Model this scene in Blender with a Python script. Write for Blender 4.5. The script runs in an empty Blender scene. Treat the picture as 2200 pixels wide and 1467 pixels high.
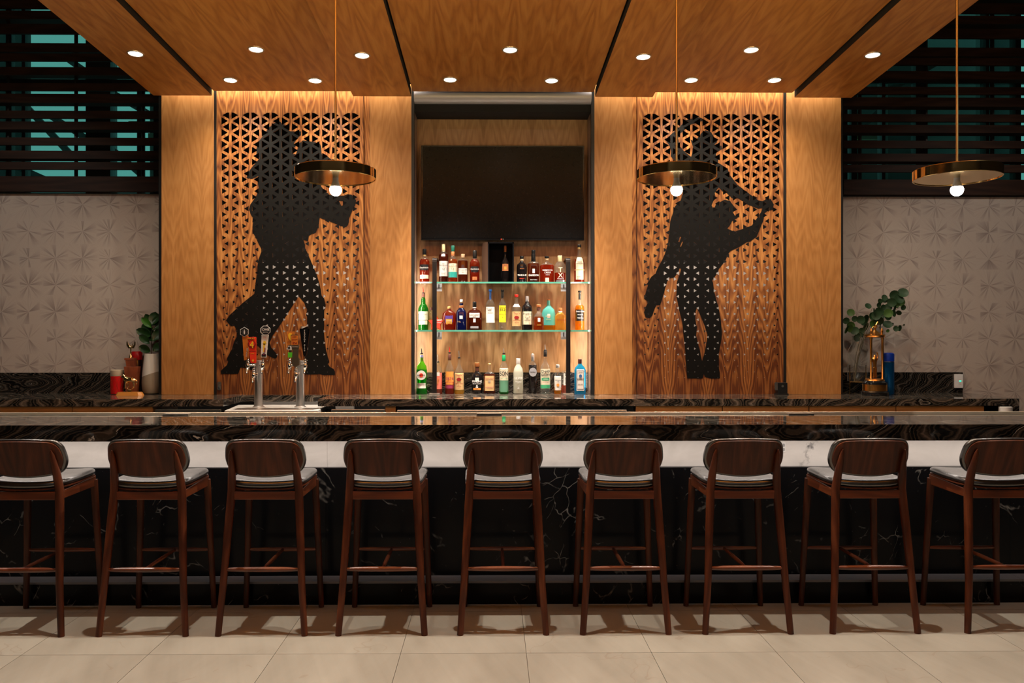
import bpy, bmesh, math, random
from mathutils import Vector, Matrix
from mathutils.geometry import tessellate_polygon
random.seed(7)
R = math.radians
sc = bpy.context.scene
C = sc.collection

# ---------------------------------------------------------------- camera
F = 1740.0; EYE = 1.514; YAW = 0.0109; PCX = 1075.0; PCY = 733.5
cd = bpy.data.cameras.new('camera'); cam = bpy.data.objects.new('camera', cd); C.objects.link(cam)
cd.sensor_width = 36.0; cd.lens = 36.0*F/2200; cd.shift_x = (1100-PCX)/2200; cd.clip_end = 100
cam.location = (0, 0, EYE); cam.rotation_euler = (R(90), 0, -YAW)
sc.camera = cam
cs, sn = math.cos(YAW), math.sin(YAW)
def W(px, py, Y):
    """photo pixel -> world (X, Z) on the plane at depth Y"""
    xc = (px-PCX)/F; zc = -(py-PCY)/F
    t = Y/(cs - xc*sn)
    return ((xc*cs+sn)*t, EYE+zc*t)
def WX(px, Y): return W(px, 700, Y)[0]
def WZ(py, Y): return W(1075, py, Y)[1]

# ---------------------------------------------------------------- world, exposure, lights
w = bpy.data.worlds.new('dusk_sky'); sc.world = w; w.use_nodes = True
bg = w.node_tree.nodes['Background']; bg.inputs[0].default_value = (0.19, 0.43, 0.43, 1); bg.inputs[1].default_value = 1.0
sc.view_settings.view_transform = 'Standard'; sc.view_settings.look = 'None'
sc.view_settings.exposure = 0.0; sc.view_settings.gamma = 1.0; sc.view_settings.use_curve_mapping = False
WARM = (1.0, 0.87, 0.69); WHITE = (1.0, 0.90, 0.80)
def area(name, loc, rot, sx, sy, power, col=WARM, spread=180):
    l = bpy.data.lights.new(name, 'AREA'); l.shape = 'RECTANGLE'; l.size = sx; l.size_y = sy
    l.energy = power; l.color = col; l.spread = R(spread)
    o = bpy.data.objects.new(name, l); o.location = loc; o.rotation_euler = rot; C.objects.link(o); return o
def spot(name, loc, power, angle=100, blend=0.6, size=0.03, col=WARM, rot=(0, 0, 0)):
    l = bpy.data.lights.new(name, 'SPOT'); l.energy = power; l.spot_size = R(angle); l.spot_blend = blend
    l.shadow_soft_size = size; l.color = col
    o = bpy.data.objects.new(name, l); o.location = loc; o.rotation_euler = rot; C.objects.link(o); return o
P_DOWN, P_STOOL, P_COVE, P_BAR, P_HALL, P_BACK, P_BULB, P_UP, P_NICHE = 74, 430, 22, 16, 18, 80, 9, 385, 4.2
# added fill lights out of view, and the lit room behind the screens
area('hall_fill', (0, -2.2, 5.2), (0, 0, 0), 9.0, 3.5, P_HALL, WHITE)  # unseen soft fill, added overhead for the whole room
area('tv_reflection_fill', (0, -7.0, 6.6), (R(75), 0, 0), 14.0, 0.8, 60, WHITE)  # added to put a graded reflection on the television
for x in (-4.5, 4.6):
    spot('bay_fill', (x*1.08, 4.6, 4.4), 165, 56, 1.0, 0.12, WHITE, (R(57), 0, 0))  # added spots, only there to brighten the wallpaper bays
# unseen lamp added above the frame to brighten the wood ceiling
area('ceiling_fill', (0.1, 2.7, 3.05), (R(180), 0, 0), 6.5, 0.25, P_UP, (1.0, 0.74, 0.35))
area('rear_room_light', (0.3, 10.2, 3.2), (R(25), 0, 0), 7.0, 0.5, P_BACK, WHITE)
# LED cove in the slot between soffit and wall
for i, (a, b) in enumerate(((350, 882), (1279, 1804))):
    xa, xb = WX(a, 7.66), WX(b, 7.66)
    area('cove_light', ((xa+xb)/2, 7.655, 4.03), (R(8), 0, 0), xb-xa, 0.05, P_COVE, (1.0, 0.90, 0.77))
# slim LED strips behind the black niche frame, turned inwards
for px_, a_ in ((891, -42), (1269, 42)):
    area('niche_strip_light', (WX(px_, 7.80)+(0.012 if a_ < 0 else -0.012), 7.80, 1.62), (R(90), 0, R(a_)), 0.015, 1.15, P_NICHE, (1.0, 0.84, 0.68))
# LED strip under the bar overhang
area('bar_strip_light', (0.0, 4.60, 0.955), (R(14), 0, 0), 7.6, 0.03, P_BAR, (1.0, 0.86, 0.76))
# row of downlights over the stools, above the frame
STOOL_LIGHTS = [(x, 4.20) for x in (-3.2, -1.57, 0.02, 1.62, 3.25)]
CEIL_M = 0.0405; CEIL_Y = 7.60
def ceil_z(Y, z0): return z0 + CEIL_M*(CEIL_Y-Y)
for x, y in STOOL_LIGHTS:
    spot('stool_spot', (x, y, ceil_z(y, 3.81)-0.02), P_STOOL, 84, 0.5, 0.02, (1.0, 0.92, 0.80))

# ---------------------------------------------------------------- mesh helpers
class MB:
    def __init__(s): s.v = []; s.f = []
    def add(s, vs, fs):
        n = len(s.v); s.v += [tuple(p) for p in vs]; s.f += [tuple(i+n for i in f) for f in fs]; return s
    def box(s, x0, x1, y0, y1, z0, z1):
        return s.add([(x0,y0,z0),(x1,y0,z0),(x1,y1,z0),(x0,y1,z0),(x0,y0,z1),(x1,y0,z1),(x1,y1,z1),(x0,y1,z1)],
                     [(3,2,1,0),(4,5,6,7),(0,1,5,4),(1,2,6,5),(2,3,7,6),(3,0,4,7)])
    def prism(s, poly, y0, y1, holes=()):
        """poly in (x,z), CCW; extruded along y"""
        loops = [list(poly)]+[list(h) for h in holes]
        tri = tessellate_polygon([[Vector((p[0], p[1], 0)) for p in l] for l in loops])
        pts = [p for l in loops for p in l]; n = len(pts)
        vs = [(p[0], y0, p[1]) for p in pts]+[(p[0], y1, p[1]) for p in pts]
        fs = []
        for a, b, c in tri:
            A, B, D = pts[a], pts[b], pts[c]
            if (B[0]-A[0])*(D[1]-A[1])-(B[1]-A[1])*(D[0]-A[0]) < 0: b, c = c, b
            fs += [(a, b, c), (a+n, c+n, b+n)]
        k = 0
        for li, l in enumerate(loops):
            m = len(l); ar = sum(l[i][0]*l[(i+1)%m][1]-l[(i+1)%m][0]*l[i][1] for i in range(m))
            ccw = ar > 0
            for i in range(m):
                a, b = k+i, k+(i+1)%m
                q = (a, a+n, b+n, b)
                if (li == 0) != ccw: q = q[::-1]
                fs.append(q)
            k += m
        return s.add(vs, fs)
    def prismz(s, poly, z0, z1):
        n = len(poly)
        return s.add([(p[0],p[1],z0) for p in poly]+[(p[0],p[1],z1) for p in poly],
                     [tuple(range(n))[::-1], tuple(range(n, 2*n))]+[(i,(i+1)%n,(i+1)%n+n,i+n) for i in range(n)])
    def lathe(s, prof, c=(0,0,0), n=20, xs=None, cap=True):
        """prof: (r,z); xs: cross-section function theta -> (x,y) unit"""
        xs = xs or (lambda t: (math.cos(t), math.sin(t)))
        ring = [xs(2*math.pi*i/n) for i in range(n)]
        vs = []; fs = []
        for r, z in prof: vs += [(c[0]+r*a, c[1]+r*b, c[2]+z) for a, b in ring]
        for k in range(len(prof)-1):
            for i in range(n):
                j = (i+1) % n; fs.append((k*n+i, k*n+j, (k+1)*n+j, (k+1)*n+i))
        if cap:
            fs.append(tuple(range(n))[::-1]); m = (len(prof)-1)*n; fs.append(tuple(range(m, m+n)))
        return s.add(vs, fs)
    def tube(s, pts, rad, n=10, ay=1.0):
        """swept tube through pts with radius (number or list)"""
        pts = [Vector(p) for p in pts]
        if not isinstance(rad, (list, tuple)): rad = [rad]*len(pts)
        vs = []; fs = []; up = None
        for i, p in enumerate(pts):
            d = (pts[min(i+1, len(pts)-1)]-pts[max(i-1, 0)]).normalized()
            if up is None:
                up = Vector((0,1,0)) if abs(d.y) < 0.9 else Vector((1,0,0))
            u = (up-d*up.dot(d)).normalized(); v = d.cross(u); up = u
            for k in range(n):
                t = 2*math.pi*k/n
                vs.append(p+(u*math.cos(t)*ay+v*math.sin(t))*rad[i])
        for i in range(len(pts)-1):
            for k in range(n):
                j = (k+1) % n; fs.append((i*n+k, i*n+j, (i+1)*n+j, (i+1)*n+k))
        fs.append(tuple(range(n))[::-1]); m = (len(pts)-1)*n; fs.append(tuple(range(m, m+n)))
        return s.add(vs, fs)
    def mesh(s, name, off=(0,0,0), smooth=False, fix=True):
        me = bpy.data.meshes.new(name)
        me.from_pydata([(p[0]-off[0], p[1]-off[1], p[2]-off[2]) for p in s.v], [], s.f); me.update()
        if fix:
            bm = bmesh.new(); bm.from_mesh(me); bmesh.ops.recalc_face_normals(bm, faces=bm.faces); bm.to_mesh(me); bm.free()
        if smooth: me.shade_smooth(); me.set_sharp_from_angle(angle=R(38))
        return me
def tag(o, label=None, cat=None, group=None, kind=None):
    if label: o['label'] = label
    if cat: o['category'] = cat
    if group: o['group'] = group
    if kind: o['kind'] = kind
    return o
def wloc(o):
    v = Vector((0,0,0))
    while o: v += Vector(o.location); o = o.parent
    return v
def obj(name, mb, mat, parent=None, smooth=False, bevel=0, origin=None, label=None, local=False):
    off = (0,0,0)
    if parent is not None and not local: off = wloc(parent)
    if parent is None and origin: off = origin
    me = mb if isinstance(mb, bpy.types.Mesh) else mb.mesh(name, off, smooth)
    o = bpy.data.objects.new(name, me); C.objects.link(o)
    if parent is not None: o.parent = parent
    elif origin: o.location = origin
    if mat and not me.materials: me.materials.append(mat)
    if bevel:
        b = o.modifiers.new('bevel', 'BEVEL'); b.width = bevel; b.segments = 2; b.limit_method = 'ANGLE'
    if label: o['label'] = label
    return o
def thing(name, label, cat, loc, group=None):
    o = bpy.data.objects.new(name, None); o.location = loc; C.objects.link(o); o.empty_display_size = 0.1
    return tag(o, label, cat, group)
def struct(name, mb, mat, parent=None, **k):
    o = obj(name, mb, mat, parent, **k)
    if parent is None: o['kind'] = 'structure'
    return o
def copy_tree(o, parent=None):
    c = o.copy(); C.objects.link(c); c.parent = parent
    for ch in list(o.children): copy_tree(ch, c)
    return c
TXT = {}
def text(s, size, mat, parent, x, y, z, name='lettering', rot=0.0, sx=1.0, bold=0.0, tight=1.0, maxw=None):
    """flat lettering facing -Y centred on local (x,y,z)"""
    cu = bpy.data.curves.new('t', 'FONT'); cu.body = s; cu.size = size; cu.align_x = 'CENTER'; cu.align_y = 'CENTER'
    cu.resolution_u = 2; cu.extrude = 0.0003; cu.offset = bold; cu.space_line = tight
    t = bpy.data.objects.new('t', cu); C.objects.link(t)
    dg = bpy.context.evaluated_depsgraph_get(); dg.update()
    me = bpy.data.meshes.new_from_object(t.evaluated_get(dg)); bpy.data.objects.remove(t); bpy.data.curves.remove(cu)
    me.name = name
    c, q = math.cos(rot), math.sin(rot)
    if maxw and len(me.vertices):
        wd = max(v.co.x for v in me.vertices)-min(v.co.x for v in me.vertices)
        if wd*sx > maxw: sx = maxw/wd
    for v in me.vertices:
        a, b, d = v.co; a *= sx
        v.co = (x+a*c-b*q, y-d, z+a*q+b*c)
    me.materials.clear(); me.materials.append(mat)
    o = bpy.data.objects.new(name, me); C.objects.link(o); o.parent = parent
    return o
def evalmesh(o):
    dg = bpy.context.evaluated_depsgraph_get(); dg.update()
    return bpy.data.meshes.new_from_object(o.evaluated_get(dg))
def skin(name, pts, edges, mat, parent, sub=1):
    """pts: (x,y,z,r) local to parent"""
    me = bpy.data.meshes.new(name); me.from_pydata([p[:3] for p in pts], edges, []); me.update()
    o = bpy.data.objects.new(name, me); C.objects.link(o)
    o.modifiers.new('skin', 'SKIN')
    if not me.skin_vertices: me.skin_vertices.new() if hasattr(me.skin_vertices, 'new') else None
    bm = bmesh.new(); bm.from_mesh(me)
    ly = bm.verts.layers.skin.verify(); bm.verts.ensure_lookup_table()
    for i, p in enumerate(pts):
        bm.verts[i][ly].radius = (p[3], p[3])
        if i == 0: bm.verts[i][ly].use_root = True
    bm.to_mesh(me); bm.free()
    s = o.modifiers.new('sub', 'SUBSURF'); s.levels = sub; s.render_levels = sub
    m2 = evalmesh(o); m2.name = name; m2.shade_smooth(); m2.materials.clear(); m2.materials.append(mat)
    bpy.data.objects.remove(o)
    r = bpy.data.objects.new(name, m2); C.objects.link(r); r.parent = parent
    return r
def rrect(x0, x1, z0, z1, r, n=4):
    out = []
    for cx, cz, a in ((x1-r, z0+r, -90), (x1-r, z1-r, 0), (x0+r, z1-r, 90), (x0+r, z0+r, 180)):
        for i in range(n+1):
            t = R(a+90*i/n); out.append((cx+r*math.cos(t), cz+r*math.sin(t)))
    return out

# ---------------------------------------------------------------- materials
class NT:
    def __init__(s, name):
        s.m = bpy.data.materials.new(name); s.m.use_nodes = True; s.t = s.m.node_tree; s.n = s.t.nodes; s.l = s.t.links
        s.b = s.n['Principled BSDF']; s.out = s.n['Material Output']
    def new(s, ty, **k):
        nd = s.n.new(ty)
        for a, b in k.items(): setattr(nd, a, b)
        return nd
    def put(s, sock, val):
        if isinstance(val, bpy.types.NodeSocket): s.l.new(val, sock)
        else: sock.default_value = val
    def math(s, op, a, b=0.0, c=0.0, clamp=False):
        nd = s.new('ShaderNodeMath', operation=op, use_clamp=clamp)
        for i, v in enumerate((a, b, c)): s.put(nd.inputs[i], v)
        return nd.outputs[0]
    def coord(s, rnd=True):
        tc = s.new('ShaderNodeTexCoord').outputs['Object']
        if rnd:
            oi = s.new('ShaderNodeObjectInfo').outputs['Random']
            va = s.new('ShaderNodeVectorMath', operation='ADD')
            cb = s.new('ShaderNodeCombineXYZ'); 
            s.put(cb.inputs[1], s.math('MULTIPLY', oi, 0.0)); s.put(cb.inputs[2], s.math('MULTIPLY', oi, 3.7)); s.put(cb.inputs[0], s.math('MULTIPLY', oi, 1.3))
            s.l.new(tc, va.inputs[0]); s.l.new(cb.outputs[0], va.inputs[1]); return va.outputs[0]
        return tc
    def sep(s, v):
        nd = s.new('ShaderNodeSeparateXYZ'); s.l.new(v, nd.inputs[0]); return nd.outputs
    def comb(s, x, y, z):
        nd = s.new('ShaderNodeCombineXYZ')
        for i, v in enumerate((x, y, z)): s.put(nd.inputs[i], v)
        return nd.outputs[0]
    def noise(s, vec, scale=1.0, detail=2.0, rough=0.5, dist=0.0):
        nd = s.new('ShaderNodeTexNoise'); s.l.new(vec, nd.inputs['Vector'])
        nd.inputs['Scale'].default_value = scale; nd.inputs['Detail'].default_value = detail
        nd.inputs['Roughness'].default_value = rough; nd.inputs['Distortion'].default_value = dist
        return nd.outputs['Fac']
    def ramp(s, fac, stops):
        nd = s.new('ShaderNodeValToRGB'); s.put(nd.inputs[0], fac); e = nd.color_ramp.elements
        while len(e) < len(stops): e.new(0.5)
        for i, (p, c) in enumerate(stops):
            e[i].position = p; e[i].color = (c[0], c[1], c[2], 1) if not isinstance(c, (int, float)) else (c, c, c, 1)
        return nd.outputs[0]
    def mix(s, fac, a, b, mode='MIX'):
        nd = s.new('ShaderNodeMix', data_type='RGBA', blend_type=mode)
        s.put(nd.inputs[0], fac)
        for k, v in ((6, a), (7, b)):
            s.put(nd.inputs[k], v if isinstance(v, bpy.types.NodeSocket) else (v[0], v[1], v[2], 1))
        return nd.outputs[2]
    def bump(s, h, strength=0.2, dist=0.002):
        nd = s.new('ShaderNodeBump'); s.l.new(h, nd.inputs['Height']); nd.inputs['Strength'].default_value = strength
        nd.inputs['Distance'].default_value = dist; s.l.new(nd.outputs[0], s.b.inputs['Normal'])
MC = {}
def mat(name, col, rough=0.5, metal=0.0, emit=0.0, coat=0.0, spec=0.5):
    k = (name, col, rough, metal, emit)
    if k in MC: return MC[k]
    s = NT(name); b = s.b
    b.inputs['Base Color'].default_value = (*col, 1); b.inputs['Roughness'].default_value = rough
    b.inputs['Metallic'].default_value = metal; b.inputs['Specular IOR Level'].default_value = spec
    if coat: b.inputs['Coat Weight'].default_value = coat; b.inputs['Coat Roughness'].default_value = rough*0.8
    if emit: b.inputs['Emission Color'].default_value = (*col, 1); b.inputs['Emission Strength'].default_value = emit
    # faint procedural unevenness so no surface is dead flat
    tc = s.new('ShaderNodeTexCoord').outputs['Object']
    if not emit:
        n = s.noise(tc, 40, 3)
        k = 0.03 if metal > 0.5 else 0.12
        s.l.new(s.math('ADD', s.math('MULTIPLY', n, k), max(rough-k/2, 0.0)), b.inputs['Roughness'])
    MC[k] = s.m; return s.m
def tint(name, col, body=0.15, rough=0.02, ior=1.45):
    """cheap clear or coloured glass: tinted transparency, some body colour and a Fresnel gloss"""
    k = (name, col, body)
    if k in MC: return MC[k]
    s = NT(name); s.n.remove(s.b)
    tr = s.new('ShaderNodeBsdfTransparent'); tr.inputs[0].default_value = (*col, 1)
    df = s.new('ShaderNodeBsdfDiffuse'); df.inputs[0].default_value = (*col, 1)
    tl = s.new('ShaderNodeBsdfTranslucent'); tl.inputs[0].default_value = (*col, 1)
    m0 = s.new('ShaderNodeMixShader'); m0.inputs[0].default_value = 0.6; s.l.new(df.outputs[0], m0.inputs[1]); s.l.new(tl.outputs[0], m0.inputs[2])
    m1 = s.new('ShaderNodeMixShader'); m1.inputs[0].default_value = body; s.l.new(tr.outputs[0], m1.inputs[1]); s.l.new(m0.outputs[0], m1.inputs[2])
    gl = s.new('ShaderNodeBsdfGlossy'); gl.inputs[1].default_value = rough
    fr = s.new('ShaderNodeFresnel'); bf = s.new('ShaderNodeNewGeometry').outputs['Backfacing']
    s.put(fr.inputs[0], s.math('ADD', ior, s.math('MULTIPLY', bf, 1/ior-ior)))   # same Fresnel from inside and outside
    m2 = s.new('ShaderNodeMixShader'); s.l.new(fr.outputs[0], m2.inputs[0]); s.l.new(m1.outputs[0], m2.inputs[1]); s.l.new(gl.outputs[0], m2.inputs[2])
    s.l.new(m2.outputs[0], s.out.inputs[0]); MC[k] = s.m; return s.m

def veneer(name, dark, mid, light, leaf=0.2, across='X', along='Z', A=60.0, B=1.5, N=1.2, K=3.0, rough=0.42, contrast=1.0, streak=0.35, rnd=True, coat=0.0, heart=0.0):
    s = NT(name); co = s.coord(rnd); x, y, z = s.sep(co); ax = {'X': x, 'Y': y, 'Z': z}
    u, v = ax[across], ax[along]
    pp = s.math('PINGPONG', s.math('ADD', u, 50.0), leaf)                    # book-matched leaves
    uc = s.math('SUBTRACT', pp, leaf*0.42)
    wob = s.noise(s.comb(s.math('MULTIPLY', pp, 7.0), s.math('MULTIPLY', v, 0.9), 0.3), 1.0, 3, 0.55)
    f = s.math('ADD', s.math('MULTIPLY', s.math('MULTIPLY', uc, uc), A), s.math('MULTIPLY', v, B))
    f = s.math('ADD', f, s.math('MULTIPLY', wob, N))
    ring = s.math('FRACT', s.math('MULTIPLY', f, K))
    ring = s.math('ABSOLUTE', s.math('SUBTRACT', ring, 0.5))                  # triangle wave 0..0.5
    ring = s.math('MULTIPLY', ring, 2.0)
    fine = s.noise(s.comb(s.math('MULTIPLY', pp, 220.0), s.math('MULTIPLY', v, 5.0), 0.0), 1.0, 2, 0.6)
    broad = s.noise(s.comb(s.math('MULTIPLY', pp, 16.0), s.math('MULTIPLY', v, 0.7), 3.0), 1.0, 2, 0.5)
    h = s.math('ADD', s.math('MULTIPLY', s.math('SUBTRACT', ring, 0.5), 0.42*contrast), s.math('MULTIPLY', s.math('SUBTRACT', broad, 0.5), 1.0*contrast))
    h = s.math('ADD', h, s.math('MULTIPLY', s.math('SUBTRACT', fine, 0.5), streak)); h = s.math('ADD', h, 0.5)
    if heart:   # dark heartwood figure low on the sheets
        hz = s.math('MULTIPLY', s.math('SUBTRACT', 1.35, s.math('ADD', v, s.math('MULTIPLY', s.math('MULTIPLY', uc, uc), 70.0))), 0.9, clamp=True)
        h = s.math('SUBTRACT', h, s.math('MULTIPLY', hz, heart))
    s.l.new(s.ramp(h, [(0.12, dark), (0.5, mid), (0.88, light)]), s.b.inputs['Base Color'])
    s.b.inputs['Roughness'].default_value = rough
    if coat: s.b.inputs['Coat Weight'].default_value = coat; s.b.inputs['Coat Roughness'].default_value = 0.15
    s.bump(fine, 0.12, 0.001)
    return s.m
OAK_D, OAK_M, OAK_L = (0.32, 0.122, 0.028), (0.45, 0.195, 0.052), (0.55, 0.262, 0.082)
M_oak = veneer('oak_veneer', OAK_D, OAK_M, OAK_L, 0.27, A=22, B=1.1, N=1.5, K=4.2, contrast=0.62, streak=0.6, rnd=False)
M_ceil = veneer('ceiling_veneer', (0.36, 0.125, 0.022), (0.50, 0.195, 0.040), (0.60, 0.265, 0.065), 0.29, along='Y', A=14, B=0.7, N=1.8, K=2.6, contrast=1.1, streak=0.35, rnd=False, rough=0.38)
M_cab = veneer('cabinet_veneer', OAK_D, OAK_M, OAK_L, 0.6, across='Z', along='X', A=20, B=0.8, N=1.2, K=2.5, contrast=0.5, streak=0.4)
M_wal = veneer('walnut_veneer', (0.12, 0.032, 0.009), (0.36, 0.130, 0.033), (0.62, 0.28, 0.080), 0.19, A=46, B=1.1, N=1.7, K=4.6, contrast=1.1, streak=0.5, rnd=False, rough=0.36, heart=0.33)
M_walnut_dark = veneer('walnut_stool', (0.024, 0.005, 0.0015), (0.058, 0.0135, 0.0035), (0.11, 0.029, 0.008), 0.3, A=18, B=0.7, N=1.4, K=4, contrast=0.8, streak=0.5, rough=0.42)
M_walnut_dark.node_tree.nodes['Principled BSDF'].inputs['Specular IOR Level'].default_value = 0.3
M_wal_x = veneer('walnut_rail', (0.045, 0.010, 0.003), (0.10, 0.024, 0.006), (0.17, 0.045, 0.012), 0.3, across='Z', along='X', A=18, B=0.7, N=1.4, K=4, contrast=0.8, streak=0.5, rough=0.38, coat=0.2)
M_slat = veneer('slat_wood', (0.010, 0.004, 0.002), (0.021, 0.0085, 0.0045), (0.036, 0.0155, 0.008), 0.5, across='Z', along='X', A=10, B=0.5, N=1, K=3, contrast=0.8, streak=0.4, rough=0.5)
M_niche = veneer('niche_veneer', (0.27, 0.13, 0.05), (0.48, 0.27, 0.12), (0.64, 0.39, 0.19), 0.24, A=20, B=1.1, N=1.4, K=4.0, contrast=0.6, streak=0.6, rnd=False)
M_slat.node_tree.nodes['Principled BSDF'].inputs['Specular IOR Level'].default_value = 0.15
M_black = mat('black_metal', (0.008, 0.008, 0.008), 0.4)
M_blackmatt = mat('black_board', (0.006, 0.0055, 0.005), 0.8)
M_bronze = mat('dark_bronze', (0.02, 0.015, 0.013), 0.35, 0.6)
M_steel = mat('brushed_steel', (0.62, 0.60, 0.57), 0.28, 1.0)
M_chrome = mat('chrome', (0.85, 0.84, 0.83), 0.08, 1.0)
M_brass = mat('polished_brass', (0.92, 0.64, 0.27), 0.10, 1.0)
M_rod = mat('aged_brass_rod', (0.42, 0.28, 0.11), 0.35, 0.9)
M_gold = mat('gold_figure', (0.95, 0.66, 0.30), 0.22, 1.0)
M_goldd = mat('antique_gold', (0.75, 0.36, 0.09), 0.28, 1.0)
M_white = mat('white_plastic', (0.75, 0.74, 0.72), 0.4)
M_silhouette = mat('black_silhouette', (0.004, 0.0035, 0.003), 0.5, spec=0.2)

def marble_dark(name, dirx=1.0, g=1.0, spec=0.9, rough=0.035, vein=1.0):
    s = NT(name); co = s.coord(False); x, y, z = s.sep(co)
    q = s.comb(s.math('MULTIPLY', x, 1.0), s.math('MULTIPLY', y, 1.4), s.math('MULTIPLY', z, 2.2))
    n1 = s.noise(q, 0.9, 3, 0.5, 0.3)
    n2 = s.noise(q, 6.0, 4, 0.6, 0.3)
    f = s.math('ADD', s.math('MULTIPLY', x, 1.5*dirx), s.math('MULTIPLY', z, -2.2))
    f = s.math('ADD', f, s.math('MULTIPLY', y, 1.5)); f = s.math('ADD', f, s.math('MULTIPLY', n1, 3.0)); f = s.math('ADD', f, s.math('MULTIPLY', n2, 0.22))
    b = s.math('FRACT', s.math('MULTIPLY', f, 4.0)); b = s.math('MULTIPLY', s.math('ABSOLUTE', s.math('SUBTRACT', b, 0.5)), 2.0)
    b2 = s.math('FRACT', s.math('MULTIPLY', f, 17.0)); b2 = s.math('MULTIPLY', s.math('ABSOLUTE', s.math('SUBTRACT', b2, 0.5)), 2.0)
    v = s.math('MULTIPLY', s.math('POWER', b2, 3.0), s.math('POWER', n1, 1.2))
    base = s.ramp(b, [(p, tuple(q*g for q in c)) for p, c in ((0.15, (0.003, 0.0028, 0.0026)), (0.65, (0.009, 0.0075, 0.006)), (0.9, (0.035, 0.028, 0.022)), (1.0, (0.07, 0.056, 0.044)))])
    c = s.mix(s.math('MULTIPLY', v, vein), base, (0.15*g**.5, 0.125*g**.5, 0.10*g**.5))
    w1 = s.math('FRACT', s.math('MULTIPLY', f, 2.3)); w1 = s.math('ABSOLUTE', s.math('SUBTRACT', w1, 0.5))
    ln = s.math('LESS_THAN', w1, s.math('MULTIPLY', s.math('MAXIMUM', s.math('SUBTRACT', n2, 0.5), 0.0), 0.09))
    c = s.mix(s.math('MULTIPLY', ln, 0.55), c, (0.5, 0.46, 0.4))
    s.l.new(c, s.b.inputs['Base Color']); s.b.inputs['Roughness'].default_value = rough
    s.b.inputs['Specular IOR Level'].default_value = spec
    return s.m
M_top = marble_dark('banded_black_marble')
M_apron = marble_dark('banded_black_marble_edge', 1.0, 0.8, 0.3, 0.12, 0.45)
M_top_lit = marble_dark('banded_black_marble_lit', 1.0, 3.6)  # lightened copy of the bar marble: lamplight on the counter put into the colour
def marble_black():
    s = NT('black_vein_marble'); co = s.coord(False); x, y, z = s.sep(co)
    def vor(sc_, wid, dens, ang, seed):
        q = s.comb(s.math('ADD', s.math('MULTIPLY', x, 1.0), s.math('MULTIPLY', z, ang)), seed, s.math('MULTIPLY', z, 0.75))
        nz = s.new('ShaderNodeTexNoise'); s.l.new(q, nz.inputs['Vector']); nz.inputs['Scale'].default_value = 5; nz.inputs['Detail'].default_value = 3
        va = s.new('ShaderNodeVectorMath', operation='SCALE'); s.l.new(nz.outputs['Color'], va.inputs[0]); va.inputs['Scale'].default_value = 0.22
        vb = s.new('ShaderNodeVectorMath', operation='ADD'); s.l.new(q, vb.inputs[0]); s.l.new(va.outputs[0], vb.inputs[1])
        vo = s.new('ShaderNodeTexVoronoi', feature='DISTANCE_TO_EDGE'); s.l.new(vb.outputs[0], vo.inputs['Vector']); vo.inputs['Scale'].default_value = sc_
        edge = s.math('SUBTRACT', 1.0, s.math('DIVIDE', vo.outputs['Distance'], wid), clamp=True)
        msk = s.noise(s.comb(x, seed+4.0, z), 3.5, 4, 0.75)
        msk = s.math('MULTIPLY', s.math('SUBTRACT', msk, dens), 7.0, clamp=True)
        return s.math('MULTIPLY', edge, msk)
    a = vor(3.0, 0.016, 0.545, 0.6, 0.0); b = vor(9.0, 0.026, 0.565, -0.4, 9.0)
    v = s.math('ADD', s.math('MULTIPLY', a, 0.5), s.math('MULTIPLY', b, 0.6), clamp=True)
    fl = s.noise(s.comb(s.math('MULTIPLY', x, 1.0), 2.0, s.math('MULTIPLY', z, 1.0)), 55, 2, 0.5)
    fl = s.math('MULTIPLY', s.math('SUBTRACT', fl, 0.73), 5.0, clamp=True)
    v = s.math('ADD', v, fl, clamp=True)
    cl = s.noise(co, 2.2, 4, 0.6)
    base = s.mix(cl, (0.002, 0.002, 0.0025), (0.006, 0.006, 0.007))
    s.l.new(s.mix(v, base, (0.42, 0.39, 0.35)), s.b.inputs['Base Color']); s.b.inputs['Roughness'].default_value = 0.22; s.b.inputs['Specular IOR Level'].default_value = 0.12
    return s.m
M_nero = marble_black()
def marble_white():
    s = NT('white_marble'); co = s.coord(False); x, y, z = s.sep(co)
    n = s.noise(s.comb(s.math('MULTIPLY', x, 1.0), 0.0, s.math('MULTIPLY', z, 1.6)), 2.6, 6, 0.6, 1.0)
    soft = s.ramp(n, [(0.3, (0.60, 0.57, 0.54)), (0.6, (0.74, 0.71, 0.68))])
    # one strong grey vein running up beside the eighth stool
    xv = WX(1742, 4.8)
    d = s.math('SUBTRACT', s.math('SUBTRACT', x, xv), s.math('MULTIPLY', s.math('SUBTRACT', z, 0.86), 0.45))
    d = s.math('ADD', d, s.math('MULTIPLY', s.math('SUBTRACT', s.noise(co, 14, 4, 0.7), 0.5), 0.16))
    vm = s.math('SUBTRACT', 1.0, s.math('DIVIDE', s.math('ABSOLUTE', d), 0.022), clamp=True)
    vm = s.math('MULTIPLY', vm, s.math('MULTIPLY', s.math('SUBTRACT', s.noise(co, 18, 4, 0.8), 0.38), 4.0, clamp=True))
    s.l.new(s.mix(vm, soft, (0.13, 0.125, 0.13)), s.b.inputs['Base Color']); s.b.inputs['Roughness'].default_value = 0.25
    return s.m
M_whitemarble = marble_white()
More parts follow.
